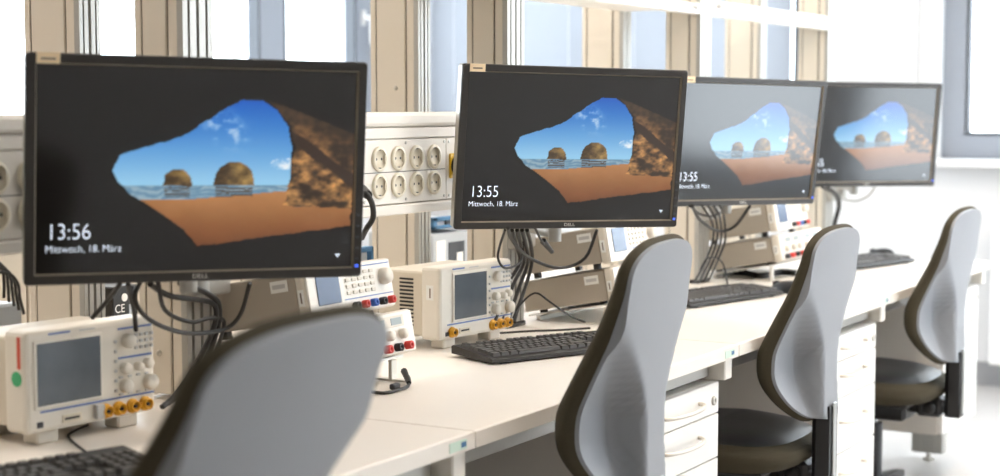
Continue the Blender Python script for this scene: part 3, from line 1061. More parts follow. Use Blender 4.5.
# ------------------------------------------------------------------ oscilloscopes
def oscilloscope(loc, yaw, Wd, label, bnc, stickers, su0=.185, su1=.62):
    """local x along the front, y into the body, z up; origin at the lower front left corner on the desk"""
    o = empty('oscilloscope', (loc[0], loc[1], DZ), -math.radians(yaw), label, 'oscilloscope', 'oscilloscopes on the desks')
    Hh, D, z0 = 0.168, 0.18, 0.022
    MB().box(0, Wd, 0, 0.055, z0, z0 + Hh, 0.008, 2).build('front_housing', 'scope_white', o)
    rb = MB().box(0.012, Wd - 0.012, 0.0555, D, z0 + 0.006, z0 + Hh - 0.012, 0.006, 2).build('rear_housing', 'scope_rear', o)
    g = MB()
    for k in range(13):
        z = z0 + 0.028 + k * 0.0088
        g.box(0.0108, 0.0122, 0.085, 0.125, z, z + 0.0045)
    tag(g.build('vent_slots', 'black_plastic', rb), kind='stuff')
    for x in (0.03, Wd - 0.075):
        MB().box(x, x + 0.045, 0.012, 0.05, 0, z0 + 0.001, 0.003).build('foot', 'scope_white', o)
        MB().box(x, x + 0.045, D - 0.05, D - 0.02, 0, z0 + 0.0065, 0.003).build('foot', 'scope_rear', o)
    # panel items: u from left, v from top of the front
    X = lambda u: u * Wd
    Z = lambda v: z0 + Hh * (1 - v)
    fr = MB().box(X(su0 - .025), X(su1 + .02), -0.003, 0.001, Z(.77), Z(.09), 0.002).build('screen_surround', 'scope_white', o)
    MB().box(X(su0), X(su1), -0.0042, -0.0028, Z(.735), Z(.125), 0.0006).build('display', 'scope_screen', fr)
    MB().box(X(.10), X(.985), -0.0008, 0, Z(.805), Z(.785)).build('blue_stripe', 'stripe_blue', o)
    for v in (.08, .38):
        MB().box(X(.70), X(.97), -0.0008, 0, Z(v + .022), Z(v)).build('blue_stripe', 'stripe_blue', o)
    MB().box(X(.17), X(.33), -0.0006, 0, Z(.055), Z(.035)).build('lettering_strip', 'stripe_blue', o)
    MB().box(X(.40), X(.52), -0.0006, 0, Z(.055), Z(.04)).build('lettering_strip', 'button_grey', o)
    for u, v, r in ((.77, .22, .013), (.945, .68, .014), (.745, .50, .010), (.745, .68, .012), (.85, .50, .008), (.925, .48, .009)):
        MB().lathe((X(u), 0, Z(v)), (0, -1, 0), [(r, -0.001), (r, 0.010), (r * 0.85, 0.013), (0, 0.013)], 16).build('knob', 'button_white', o)
    g = MB()
    for k in range(6):
        g.box(X(.665), X(.685), -0.003, 0.0, Z(.20 + k * .10 + .03), Z(.20 + k * .10), 0.0006)
    for r in range(3):
        for k in range(4):
            u, v = .83 + k * .042, .16 + r * .065
            g.box(X(u), X(u + .026), -0.003, 0.0, Z(v + .03), Z(v), 0.0006)
    for r in range(2):
        for k in range(4):
            u, v = .70 + k * .07, .575 + r * .175
            g.box(X(u), X(u + .03), -0.003, 0.0, Z(v + .022), Z(v), 0.0006)
    tag(g.build('buttons', 'button_grey', o), kind='stuff')
    for u in bnc:
        c = MB()
        c.lathe((X(u), 0, Z(.90)), (0, -1, 0), [(.0125, -0.001), (.0125, 0.004), (.0098, 0.004), (.0098, 0.013), (.0075, 0.013), (.0075, 0.006), (0, 0.006)], 16)
        c.box(X(u) - 0.0125, X(u) + 0.0125, -0.006, -0.001, Z(.90) - 0.004, Z(.90) + 0.004)
        cn = c.build('input_connector', 'connector_yellow', o)
        MB().cyl((X(u), -0.004, Z(.90)), (X(u), -0.012, Z(.90)), 0.003, n=8).build('connector_pin', 'black_plastic', cn)
    MB().box(X(.26), X(.40), -0.002, 0.001, Z(.94), Z(.865)).build('card_slot', 'socket_well', o)
    MB().box(X(.275), X(.385), -0.0024, -0.0019, Z(.915), Z(.89)).build('slot_opening', 'black_plastic', o)
    MB().box(X(.075), X(.115), -0.002, 0.001, Z(.945), Z(.89)).build('power_button', 'rear_dark', o)
    if stickers == 'colour':
        MB().box(-0.0008, 0.0, 0.012, 0.02, Z(.36), Z(.05)).build('red_sticker', 'sticker_red', o)
        MB().cyl((-0.0002, 0.022, Z(.46)), (-0.0012, 0.022, Z(.46)), 0.0125, n=18).build('green_sticker', 'sticker_green', o)
        MB().box(X(.50), X(.56), -0.01, 0.0, Z(.96), Z(.82), 0.001).build('probe_adjust_tab', 'button_grey', o)
    else:
        MB().box(-0.0008, 0.0, 0.018, 0.038, Z(.45), Z(.25)).build('white_sticker', 'label_white', o)
        MB().box(-0.0011, -0.0008, 0.025, 0.029, Z(.42), Z(.29)).build('sticker_print', 'sticker_ink', o)
    return o


oscilloscope((1.897, 1.98), 5.4, 0.278, 'white oscilloscope with red and green stickers and four yellow input sockets', (.585, .69, .80, .905), 'colour', .075, .55)
oscilloscope((3.140, 1.973), 5.5, 0.284, 'white oscilloscope with one yellow input socket apart from the other three', (.155, .715, .82, .92), 'plain')


# ------------------------------------------------------------------ instrument stacks on tilted stands
def rot_tilt(deg):
    return (math.radians(deg), 0, 0)


TILT = -10.5


def instrument_set(x, y, zf, lab, wup, wlo, names):
    """stand, power supply and signal generator; x: left side, y: front; zf: height of the front lower edge"""
    D, Hl, H2, gap = 0.27, 0.086, 0.098, 0.011
    ca, sa = math.cos(math.radians(-TILT)), math.sin(math.radians(-TILT))
    # lower instrument
    lo = empty('power_supply', (x, y, zf), 0, names[0], 'power supply', 'bench power supplies')
    lo.rotation_euler = rot_tilt(TILT)
    up = empty('signal_generator', (x - 0.01, y - 0.004 + (Hl + gap) * sa, zf + (Hl + gap) * ca), 0, names[1], 'signal generator', 'bench signal generators')
    up.rotation_euler = rot_tilt(TILT)
    for k, (o, Wd) in enumerate(((lo, wlo), (up, wup))):
        Hl = (0.086, H2)[k]
        fz = (-0.0035, -gap + 0.0002)[k]
        MB().box(0.004, Wd - 0.004, 0.0255, D, 0.004, Hl - 0.003, 0.003).build('case', 'instrument_side', o)
        MB().box(0.0, Wd, 0.004, 0.025, 0.0, Hl, 0.005, 2).build('bezel', 'instrument_bezel', o)
        MB().box(0.004, Wd - 0.004, 0.0, 0.0042, 0.003, Hl - 0.003, 0.001).build('front_panel', 'instrument_front', o)
        for fx in (0.02, Wd - 0.035):
            for fy in (0.045, D - 0.05):
                MB().box(fx, fx + 0.015, fy, fy + 0.015, fz, 0.0045).build('foot', 'black_plastic', o)
        st = MB().box(0.0028, 0.0042, 0.045, 0.085, Hl - 0.036, Hl - 0.014).build('side_label', 'label_white', o)
        MB().box(0.0022, 0.0028, 0.050, 0.080, Hl - 0.029, Hl - 0.021).build('label_print', 'button_grey', st)
        b2 = MB().box(-0.0008, 0.0, 0.008, 0.021, Hl * .30, Hl * .62).build('bezel_sticker', 'label_white', o)
        MB().box(-0.0012, -0.0008, 0.013, 0.016, Hl * .36, Hl * .56).build('sticker_print', 'sticker_ink', b2)
    # generator front: display, keypad, dial, jacks
    Wd, Hl = wup, H2
    MB().box(.03, Wd * .36, -0.002, 0.0, Hl * .26, Hl * .88, 0.0008).build('display', 'instrument_screen', up)
    MB().box(Wd * .40, Wd * .97, -0.0008, 0.0, Hl * .895, Hl * .915).build('blue_stripe', 'stripe_blue', up)
    MB().box(Wd * .40, Wd * .97, -0.0008, 0.0, Hl * .285, Hl * .305).build('blue_stripe', 'stripe_blue', up)
    key = None
    for r in range(4):
        for k in range(5):
            px, pz = Wd * (.43 + .072 * k), Hl * (.38 + .125 * r)
            if key is None:
                key = MB().box(0, 0.013, -0.003, 0.0, 0, 0.007, 0.001).build('key', 'button_white', up, (px, 0, pz))
            else:
                share(key, 'key', up, (px, 0, pz))
    MB().lathe((Wd * .885, 0, Hl * .64), (0, -1, 0), [(.017, -0.001), (.017, .006), (.0145, .015), (0, .015)], 20).build('dial', 'button_white', up)
    for k, c in enumerate(('black_plastic', 'jack_red', 'jack_blue', 'black_plastic', 'jack_red')):
        MB().lathe((Wd * (.50 + .105 * k), 0, Hl * .15), (0, -1, 0), [(.0078, -0.001), (.0078, .012), (.0035, .012), (.0035, .008), (0, .008)], 12).build('jack', c, up)
    # supply front: displays, knobs, jacks
    Wd, Hl = wlo, 0.086
    for u in (.09, .53):
        f = MB().box(Wd * u, Wd * (u + .36), -0.0015, 0.0, Hl * .64, Hl * .9, 0.0008).build('meter_window', 'instrument_bezel', lo)
        for q in (.04, .22):
            MB().box(Wd * (u + q), Wd * (u + q + .11), -0.0025, -0.0014, Hl * .69, Hl * .85).build('meter', 'lcd_grey', f)
    for u in (.13, .27, .41, .57, .71, .85):
        MB().lathe((Wd * u, 0, Hl * .46), (0, -1, 0), [(.0105, -0.001), (.0105, .009), (.009, .012), (0, .012)], 14).build('knob', 'button_white', lo)
    for k, c in enumerate(('black_plastic', 'jack_red', 'black_plastic', 'jack_red', 'black_plastic', 'jack_red', 'black_plastic', 'jack_red')):
        MB().lathe((Wd * (.10 + .112 * k), 0, Hl * .17), (0, -1, 0), [(.0085, -0.001), (.0085, .014), (.0035, .014), (.0035, .009), (0, .009)], 12).build('jack', c, lo)
    # stand: tilted tray with two bent front legs and a rear bar
    s = empty('instrument_stand', (x, y, DZ), 0, 'light metal stand tilting the instruments ' + lab, 'stand', 'tilted instrument stands')
    tr = MB()
    M = Matrix.Translation((0, 0, zf - DZ - 0.0045 * ca)) @ Matrix.Rotation(math.radians(TILT), 4, 'X')
    tr.box(0.01, wlo - 0.01, 0.03, D - 0.005, -0.004, 0.0, M=M)
    tr.build('tray', 'stand_metal', s)
    hz = zf - DZ - 0.0095 - 0.045 * sa
    for fx in (0.018, wlo - 0.036):
        MB().box(fx, fx + 0.018, 0.04, 0.048, 0.004, hz - 0.002).box(fx, fx + 0.018, 0.005, 0.10, 0, 0.004).build('leg', 'stand_metal', s)
    rz = zf - DZ - 0.01 - (D - 0.02) * sa
    if rz > 0.004:
        MB().box(0.02, wlo - 0.02, D - 0.04, D - 0.028, 0, rz).build('rear_bar', 'stand_metal', s)
    return s


ZF = 0.832
instrument_set(2.452, 1.80, 0.802, 'beside the 13:56 monitor', 0.285, 0.33, ('white and grey power supply under the generator beside the 13:56 monitor', 'white and grey signal generator in front of the post by the 13:56 monitor'))
instrument_set(3.71, 1.805, 0.806, 'behind the 13:55 monitor with the clear picture', 0.285, 0.35, ('grey-cased power supply, lower of the stack behind the clear 13:55 monitor', 'grey-cased signal generator, upper of the stack behind the clear 13:55 monitor'))
instrument_set(4.91, 1.815, 0.806, 'below the washed-out monitor', 0.295, 0.41, ('power supply with a row of red jacks below the washed-out monitor', 'signal generator stacked on the red-jacked supply below the washed-out monitor'))


# ------------------------------------------------------------------ equipment on the rear desk
def rear_device(px0, px1, py0, py1, Y, dep, name, label, cat, caseM, build):
    a, b = ony(px0, py1, Y), ony(px1, py0, Y)
    o = empty(name, ((a.x + b.x) / 2, Y, DZ), 0, label, cat)
    w = (b.x - a.x) / 2
    build(o, w, a.z - DZ, b.z - DZ, dep)
    return o


def psu_back(o, w, z0, z1, dep):
    MB().box(-w, w, 0, dep, 0, z1, 0.004).build('case', 'rear_grey', o)
    MB().box(-w * .2, w * .62, -0.002, 0, z1 * .35, z1 * .86).build('fan_plate', 'rear_dark', o)
    MB().box(-w * .8, -w * .3, -0.003, 0, z1 * .1, z1 * .45).build('mains_inlet', 'black_plastic', o)
    MB().box(w * .2, w * .52, -0.003, -0.002, z1 * .5, z1 * .7).build('rating_label', 'label_white', o)
    MB().box(-w * .85, -w * .4, -0.003, 0, z1 * .6, z1 * .9).build('port_plate', 'label_white', o)
    MB().tube([(-w * .5, -0.003, z1 * .28), (-w * .3, -0.04, z1 * .3), (w * .3, -0.05, z1 * .22), (w * .8, -0.04, z1 * .1), (w * 1.0, -0.02, z1 * .02)], 0.008).build('mains_lead', 'cable', o)


def blue_handle_box(o, w, z0, z1, dep):
    MB().box(-w * .8, w * .8, 0.01, dep, z0, z1 - 0.012, 0.003).build('case', 'rear_grey', o)
    for x in (-w, w * .84):
        MB().box(x, x + w * .16, 0, 0.02, z0, z1, 0.002).build('handle_post', 'blue_frame', o)
    MB().box(-w, w, 0, 0.02, z1 - 0.012, z1, 0.002).build('handle_bar', 'blue_frame', o)
    MB().box(-w, w, 0, 0.02, z0, z0 + 0.010, 0.002).build('handle_bar', 'blue_frame', o)
    MB().box(-w * .4, w * .5, 0.004, 0.0098, z0 + (z1 - z0) * .3, z0 + (z1 - z0) * .6).build('port_plate', 'rear_dark', o)


def ce_board(o, w, z0, z1, dep):
    MB().box(-w, w, 0, dep, 0, z1, 0.003).build('case', 'black_plastic', o)
    T = Matrix(((1, 0, 0, 0), (0, 0, -1, 0), (0, 1, 0, 0), (0, 0, 0, 1)))
    text_obj('marking', 'CE', 0.018, 'label_white', o, Matrix.Translation((-w * .85, -0.001, z1 * .66)) @ T)
    MB().box(w * .25, w * .75, -0.002, 0, z1 * .60, z1 * .75).build('port', 'rear_grey', o)
    MB().cyl((-w * .1, 0, z1 * .85), (-w * .1, -0.002, z1 * .85), w * .22, n=14).build('jack', 'label_white', o)


rear_device(433, 471, 230, 292, 2.46, 0.22, 'bench_instrument', 'grey rear-desk instrument with dark back plate, seen past the clear 13:55 monitor', 'instrument', None, psu_back)
pz = ony(440, 230, 2.46).z
bh = rear_device(434, 478, 213, 230, 2.47, 0.18, 'blue_handled_box', 'blue-handled box standing on the grey rear-desk instrument', 'instrument', None, lambda o, w, z0, z1, d: blue_handle_box(o, w, pz - DZ + 0.001, z1, d))
bh2 = rear_device(344, 374, 246, 300, 2.25, 0.15, 'blue_handled_box', 'small blue-framed box behind the stack beside the 13:56 monitor', 'instrument', None, lambda o, w, z0, z1, d: (MB().box(-w * .9, w * .9, 0.02, d, 0, z0, 0.003).build('base_case', 'rear_grey', o), blue_handle_box(o, w, z0 + 0.001, z1, d)))
rear_device(113, 138, 284, 330, 2.48, 0.12, 'black_device', 'black device with a white CE mark behind the oscilloscope with stickers', 'device', None, ce_board)


def tower(o, w, z0, z1, dep):
    MB().box(-w, w, 0, dep, 0, z1, 0.005).build('case', 'rear_grey', o)
    MB().box(-w * .9, w * .9, -0.004, 0, z1 * .15, z1 * .8, 0.002).build('front_plate', 'instrument_side', o)


rear_device(-40, 23, 302, 360, 2.26, 0.2, 'grey_device', 'grey device with cables under the power channel end', 'device', None, tower)


# ------------------------------------------------------------------ cables
def cable(pts, r, parent, m='cable'):
    """pts: list of (pixel x, pixel y, Y)"""
    P = [ony(a, b, Y) - Vector(parent.location) for a, b, Y in pts]
    return MB().tube(P, r).build('cable', m, parent)


def bundle(loc, label):
    return empty('cable_bundle', loc, 0, label, 'cables', 'cable bundles under the monitors')


cb1 = bundle((2.35, 1.9, DZ), 'black cables looping under the 13:56 monitor')
cable([(140, 282, 1.86), (135, 300, 1.87), (150, 320, 1.88), (185, 333, 1.89), (222, 330, 1.90), (240, 315, 1.88), (250, 283, 1.84)], 0.0042, cb1)
cable([(150, 284, 1.86), (170, 296, 1.90), (200, 300, 1.93), (215, 306, 1.93), (213, 330, 1.94), (195, 365, 1.95), (175, 395, 1.95), (162, 407, 1.945)], 0.0052, cb1)
cable([(180, 283, 1.84), (205, 292, 1.90), (219, 305, 1.93), (216, 335, 1.94), (200, 368, 1.95), (180, 392, 1.95), (168, 403, 1.95)], 0.0052, cb1)
cable([(128, 284, 1.86), (134, 310, 1.92), (136, 330, 1.95)], 0.0042, cb1)
cable([(158, 282, 1.86), (165, 310, 1.90), (190, 322, 1.92), (210, 318, 1.93), (224, 322, 1.94), (216, 350, 1.94), (205, 372, 1.95)], 0.004, cb1)
cable([(120, 284, 1.88), (108, 300, 1.93), (92, 318, 1.97)], 0.004, cb1)
cb2 = bundle((3.55, 1.9, DZ), 'black cables with a hanging plug under the clear 13:55 monitor')
cable([(508, 228, 1.78), (512, 240, 1.84), (530, 258, 1.87), (560, 268, 1.84), (585, 258, 1.80), (597, 230, 1.76)], 0.0042, cb2)
for k, (a, b) in enumerate(((512, 497), (517, 503), (522, 510), (527, 516))):
    cable([(a, 230, 1.82), (a + 4, 245, 1.90), (a + 8 - k, 262, 1.94), (b + 10, 285, 1.955), (b + 2, 308, 1.955), (b - 2, 322, 1.95)], 0.0048, cb2)
cable([(505, 230, 1.82), (500, 245, 1.88), (498, 258, 1.90), (505, 268, 1.90), (520, 262, 1.91), (524, 240, 1.90)], 0.003, cb2)
cable([(535, 228, 1.80), (541, 240, 1.84), (546, 246, 1.85)], 0.003, cb2)
p = [ony(543, 241, 1.85) - Vector(cb2.location), ony(552, 252, 1.85) - Vector(cb2.location)]
MB().cyl(p[0], p[1], 0.008, 0.0055, n=8).build('plug', 'black_plastic', cb2)
cable([(513, 318, 1.95), (520, 305, 1.94), (535, 293, 1.90), (550, 302, 1.87), (570, 316, 1.84), (585, 322, 1.82)], 0.0026, cb2)
P = [onz(a, b, DZ + 0.003) - Vector(cb2.location) for a, b in ((500, 333), (530, 331), (560, 330), (590, 328))]
MB().tube(P, 0.0026).build('cable', 'cable', cb2)
cb3 = bundle((4.76, 1.9, DZ), 'black cables looping under the washed-out monitor')
cable([(692, 206, 1.76), (700, 220, 1.84), (718, 231, 1.88), (735, 226, 1.84), (750, 206, 1.78)], 0.0048, cb3)
for k in range(4):
    cable([(702 + k * 6, 206, 1.80), (712 + k * 4, 222 - k * 2, 1.90), (713 + k * 4, 240, 1.94), (705 + k * 4, 262, 1.955), (694 + k * 5, 283 - k, 1.95)], 0.0036, cb3)
cable([(690, 206, 1.78), (700, 214, 1.86), (712, 216, 1.90), (722, 212, 1.90)], 0.004, cb3)
cable([(700, 270, 1.95), (708, 258, 1.93), (722, 262, 1.92), (728, 286, 1.90)], 0.0026, cb3)
cb4 = bundle((5.95, 1.9, DZ), 'dark cables hanging at the end upright below the last monitor')
for k in range(2):
    cable([(822 + k * 6, 187, 1.83), (834 + k * 3, 194, 1.90), (838 + k * 2, 205, 1.93), (834 + k * 2, 222, 1.95), (829 + k * 2, 246, 1.95)], 0.005, cb4)
cable([(838, 198, 1.92), (855, 201, 1.88), (868, 196, 1.84), (875, 187, 1.82)], 0.004, cb4, 'cable_grey')
# lead hanging at the right side of the 13:56 monitor, plugged into the channel
cbx = empty('power_lead', ony(368, 195, 1.88), 0, 'black power lead plugged in beside the 13:56 monitor', 'cable')
cable([(358, 192, 1.905), (366, 194, 1.86), (372, 204, 1.86), (373, 218, 1.87), (367, 228, 1.89), (362, 238, 1.92)], 0.006, cbx)
MB().cyl(ony(361, 190, 1.912) - Vector(cbx.location), ony(368, 195, 1.86) - Vector(cbx.location), 0.013, 0.009, n=12).build('plug', 'black_plastic', cbx)
# leads and clips lying at the foot of the stand
ld = empty('test_lead', onz(395, 389, DZ), 0, 'black test lead lying at the foot of the stand beside the 13:56 monitor', 'cable')
MB().tube([onz(a, b, DZ + h) - Vector(ld.location) for a, b, h in ((372, 392, .004), (385, 393, .004), (398, 390, .004), (408, 386, .004), (409, 378, .012), (404, 372, .02))], 0.0034).build('cable', 'cable', ld)
MB().cyl(onz(404, 371, DZ + .022) - Vector(ld.location), onz(409, 383, DZ + .008) - Vector(ld.location), 0.007, 0.005, n=8).build('plug', 'black_plastic', ld)
MB().box(-0.012, 0.012, -0.006, 0.006, 0.0, 0.011, 0.002).build('clip', 'rear_dark', ld)
ld2 = empty('mouse_cable', onz(70, 430, DZ), 0, 'thin dark cable lying before the oscilloscope with stickers', 'cable')
MB().tube([onz(a, b, DZ + .003) - Vector(ld2.location) for a, b in ((88, 425), (76, 430), (68, 436), (78, 446), (86, 452))], 0.0022).build('cable', 'cable', ld2)
ld3 = empty('equipment_cable', onz(750, 275, DZ), 0, 'dark cables lying under the stand below the washed-out monitor', 'cables')
for k in range(3):
    MB().tube([onz(a, b + k * 2, DZ + .005) - Vector(ld3.location) for a, b in ((722, 268), (742, 270), (760, 274), (780, 270), (796, 271))], 0.004).build('cable', 'cable', ld3)
ld4 = empty('hanging_cables', ony(8, 280, 2.2), 0, 'black cables hanging under the power channel end above the grey device', 'cables')
for k in range(5):
    MB().tube([ony(a + k * 4 - 6, b + k * 4, 2.2 - k * .012) - Vector(ld4.location) for a, b in ((-14, 256), (0, 258), (8, 268), (10, 282), (10 + k, 298))], 0.0028).build('cable', 'cable', ld4)


# ------------------------------------------------------------------ chairs
def interp(tab, v):
    for (a, x), (b, y) in zip(tab, tab[1:]):
        if v <= b:
            t = (v - a) / (b - a)
            return x + (y - x) * t
    return tab[-1][1]


def smooth_tab(tab):
    xs = np.linspace(0, 1, 201)
    ys = np.array([interp(tab, x) for x in xs])
    k = np.hanning(23)
    k /= k.sum()
    yp = np.pad(ys, 11, mode='reflect', reflect_type='odd')
    return xs, np.convolve(yp, k, 'valid')


HWT = smooth_tab([(0, .17), (.06, .18), (.2, .198), (.32, .2), (.45, .192), (.6, .18), (.75, .174), (.9, .170), (1, .164)])
FWDT = smooth_tab([(0, .026), (.10, .046), (.25, .066), (.38, .064), (.5, .044), (.65, .018), (.8, .002), (1, -.008)])     # how far the wings sit forward of the spine
THKT = smooth_tab([(0, .030), (.15, .042), (.35, .046), (.6, .040), (.85, .030), (1, .022)])
BKT = smooth_tab([(0, .0), (.2, .004), (.4, .004), (.6, .0), (.8, -.008), (1, -.022)])                               # line of the spine
look = lambda T, v: float(np.interp(v, T[0], T[1]))
BH = 0.47


def half_width(v):
    h = look(HWT, v)
    rb, rt = 0.30, 0.13
    if v < rb:
        q = (rb - v) / rb
        h *= max(0.0, 1 - q ** 2.6) ** (1 / 2.3) * (1 - 0.05 * q)
    if v > 1 - rt:
        q = (v - (1 - rt)) / rt
        h *= max(0.0, 1 - q ** 2.6) ** (1 / 2.6)
    return h


def sstep(a, b, x):
    t = min(1, max(0, (x - a) / (b - a)))
    return t * t * (3 - 2 * t)


def shell_y(x, v, inset=0.0):
    """rear surface of the shell, in metres forward of the spine line"""
    fwd = look(FWDT, v) + look(BKT, v)
    spine = look(BKT, v)
    wr = 0.052 + 0.16 * sstep(0.30, 0.95, v)
    t = sstep(wr, wr + 0.024 + 0.06 * sstep(0.3, 0.8, v), abs(x))
    wrap = 0.2 * x * x
    return spine * (1 - t) + fwd * t + wrap


def chair(label):
    o = empty('office_chair', (0, 0, 0), 0, label, 'chair', 'office chairs along the desks')
    zb, yb = 0.535, -0.27
    vv = lambda b: 0.5 - 0.5 * math.cos(math.pi * b)
    NU, NV = 40, 48

    def pt(a, b, depth, grow=1.0):
        v = vv(b)
        h = half_width(v) * grow
        x = (2 * a - 1) * h
        return Vector((x, yb + depth(x, v), zb + v * BH + (grow - 1) * 0.2 * (v - 0.5)))

    def wing_y(x, v):
        return look(FWDT, v) + look(BKT, v) + 0.2 * x * x
    sh = lambda x, v: shell_y(x, v)
    rim = lambda x, v: max(shell_y(x, v), wing_y(x, v)) + 0.009
    fr = lambda x, v: wing_y(x, v) + 0.009 + look(THKT, v)
    g = MB()
    g.grid(lambda a, b: pt(a, b, sh, 0.985), NU, NV, True, False)
    # edge of the shell
    def edge(side):
        def f(a, b):
            p0, p1 = pt(side, b, sh, 0.985), pt(side, b, rim, 1.0)
            return p0.lerp(p1, a)
        return f
    g.grid(edge(0.0), 3, NV, True, True)
    g.grid(edge(1.0), 3, NV, True, False)
    g.build('backrest_shell', 'chair_shell', o)
    # upholstery: a rounded pad between the shell rim and the front
    def pad(side):
        def f(a, b):
            q = a * math.pi / 2
            v = vv(b)
            h = half_width(v)
            x = (2 * side - 1) * h
            th = look(THKT, v)
            y0 = rim(x, v) - 0.002
            bulge = 0.010 * math.sin(a * math.pi) ** 0.8
            xx = x + (1 if side > 0.5 else -1) * min(bulge, h * 0.2 + 0.0005) - (1 if side > 0.5 else -1) * min(0.02, h) * a ** 4
            zc = zb + v * BH
            zz = zc + (0.008 * math.sin(a * math.pi)) * ((v - 0.5) * 2) ** 5
            return Vector((xx, yb + y0 + th * a, zz))
        return f
    g = MB()
    g.grid(pad(0.0), 8, NV, True, True)
    g.grid(pad(1.0), 8, NV, True, False)

    def front(a, b):
        v = vv(b)
        h = half_width(v)
        hi = max(0.0, h - min(0.02, h))
        x = (2 * a - 1) * hi
        e = (2 * a - 1)
        xe = h
        yy = rim(xe, v) - 0.002 + look(THKT, v)
        return Vector((x, yb + yy + 0.004 * (1 - e * e) - 0.3 * (xe * xe - x * x), zb + v * BH))
    g.grid(front, 16, NV, True, True)
    g.build('backrest_cushion', 'chair_fabric', o)
    # bracket: upright bar with bright strip, arm under the seat
    g = MB()
    Mx = Matrix.Translation((0, yb - 0.004, 0)) @ Matrix.Identity(4)
    g.prism([(-0.030, 0.0), (0.030, 0.0), (0.030, 0.035), (0.018, 0.048), (-0.018, 0.048), (-0.030, 0.035)], 0.365, 0.568, Mx)
    g.build('back_bracket', 'chair_black', o)
    MB().box(-0.012, 0.012, yb - 0.009, yb - 0.0042, 0.375, 0.575, 0.002).build('bracket_strip', 'chair_metal', o)
    MB().box(-0.028, 0.028, yb + 0.045, 0.0, 0.372, 0.402, 0.006).box(-0.036, 0.036, yb + 0.05, yb + 0.13, 0.362, 0.425, 0.01).build('bracket_arm', 'chair_black', o)
    for sx in (-1, 1):
        MB().lathe((sx * 0.036, yb + 0.085, 0.392), (sx, 0, 0), [(.020, -.002), (.020, .014), (.014, .02), (0, .02)], 14).build('adjusting_knob', 'chair_black', o)
    # seat
    SW, SD, st = 0.235, 0.235, 0.505

    def seat(a, b, top):
        q = a * 2 * math.pi
        r = b
        n = 3.2
        c, s_ = math.cos(q), math.sin(q)
        k = (abs(c) ** n + abs(s_) ** n) ** (-1 / n)
        x, y = SW * c * k * r, SD * s_ * k * r + 0.02
        if top:
            z = st - 0.045 * r ** 5 - 0.008 * (1 - r * r) + 0.012 * (1 - abs(s_) * r)
            if y > 0.1:
                z -= 0.9 * (y - 0.1) ** 2
        else:
            z = 0.418 + 0.0 * r
        return Vector((x, y, z))
    g = MB()
    g.grid(lambda a, b: seat(a, b * 0.9, True), 48, 10, True, False)
    g.build('seat_top', 'chair_leather', o)
    g = MB()

    def side(a, b):
        p0, p1 = seat(a, 0.9, True), seat(a, 0.93, False)
        q = seat(a, 1.0, True)
        if b < 0.4:
            t = b / 0.4
            return p0.lerp(Vector((q.x, q.y, q.z)), t)
        t = (b - 0.4) / 0.6
        m_ = Vector((q.x, q.y, q.z)).lerp(p1, t)
        w_ = 0.012 * math.sin(t * math.pi)
        d = Vector((q.x, q.y - 0.02, 0)).normalized()
        return m_ + d * w_
    g.grid(side, 48, 10, True, False)
    g.build('seat_cushion', 'chair_fabric', o)
    g = MB()
    g.grid(lambda a, b: seat(a, b * 0.93, False), 48, 3, True, True)
    g.box(-0.17, 0.17, -0.15, 0.18, 0.400, 0.417, 0.006)
    g.build('seat_pan', 'chair_black', o)
    MB().box(-0.075, 0.075, -0.12, 0.12, 0.345, 0.401, 0.012).build('tilt_mechanism', 'chair_black', o)
    MB().cyl((0.07, 0.03, 0.385), (0.24, 0.03, 0.385), 0.006, n=8).box(0.225, 0.27, 0.012, 0.048, 0.379, 0.391, 0.004).build('lever', 'chair_black', o)
    MB().cyl((0, 0, 0.24), (0, 0, 0.346), 0.014, n=14).build('gas_piston', 'chair_metal', o)
    MB().cyl((0, 0, 0.07), (0, 0, 0.30), 0.027, n=18).build('column_sleeve', 'chair_black', o)
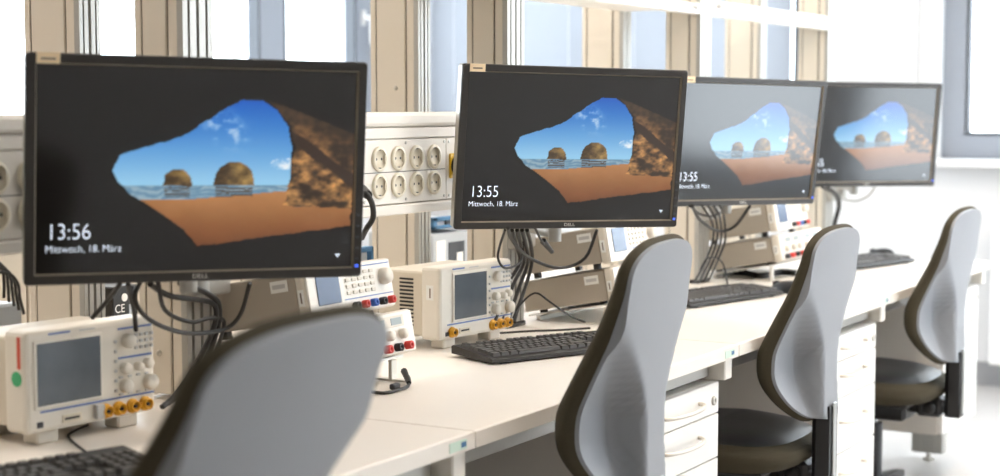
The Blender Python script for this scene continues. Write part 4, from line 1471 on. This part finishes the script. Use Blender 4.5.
    for k in range(5):
        q = math.radians(72 * k)
        c, s_ = math.cos(q), math.sin(q)
        Ma = Matrix.Rotation(q, 4, 'Z')
        g = MB()
        vs = [(0.02, -.027, .07), (0.02, .027, .07), (0.02, .027, .125), (0.02, -.027, .125), (0.30, -.016, .072), (0.30, .016, .072), (0.30, .013, .09), (0.30, -.013, .09)]
        g._add([Ma @ Vector(p) for p in vs], [(3, 2, 1, 0), (4, 5, 6, 7), (0, 1, 5, 4), (1, 2, 6, 5), (2, 3, 7, 6), (3, 0, 4, 7)])
        arm = g.build('base_arm', 'chair_black', o)
        e = Vector((c, s_, 0)) * 0.285
        tng = Vector((-s_, c, 0))
        w = MB()
        for sd in (-1, 1):
            w.cyl(e + tng * sd * 0.007 + Vector((0, 0, .027)), e + tng * sd * 0.027 + Vector((0, 0, .027)), 0.027, n=16)
        w.cyl(e + Vector((0, 0, .03)), e + Vector((0, 0, .075)), 0.008, n=8)
        w.build('caster', 'chair_black', arm)
    return o


CH = [(1.365, 1.155, 0.098, 3, 13), (2.70, 1.230, 0.05, 6, 0), (3.885, 1.302, -0.007, 0, 0), (5.05, 1.285, -0.024, 0, 0)]    # x, y, raise, turn, lean of each chair
CL = ['office chair with grey plastic back at the desk of the 13:56 monitor', 'office chair with grey plastic back at the desk of the clear 13:55 monitor',
      'office chair with grey plastic back at the desk of the washed-out monitor', 'office chair with grey plastic back at the end desk before the white wall board']
c0 = chair(CL[0])
chairs = [c0] + [copy_tree(c0) for _ in CH[1:]]
for i, (x, y, dz, rz, lean) in enumerate(CH):
    o = chairs[i]
    o['label'] = CL[i]
    a = math.radians(rz)
    o.location = (x - 0.27 * math.sin(a), y + 0.27 * math.cos(a), 0)
    o.rotation_euler = (0, 0, a)
    t = math.radians(lean)
    piv = Vector((0, -0.22, 0.42))
    RX = Matrix.Rotation(t, 3, 'X')
    for chd in o.children:
        kind = chd.name.split('.')[0]
        if kind == 'gas_piston':
            chd.location.z += max(dz, 0.0)
        elif kind not in ('base_arm', 'column_sleeve'):
            chd.location.z += dz
        if lean and kind in ('backrest_shell', 'backrest_cushion', 'back_bracket', 'bracket_strip'):
            chd.rotation_euler = (t, 0, 0)
            chd.location = chd.location + piv - RX @ piv
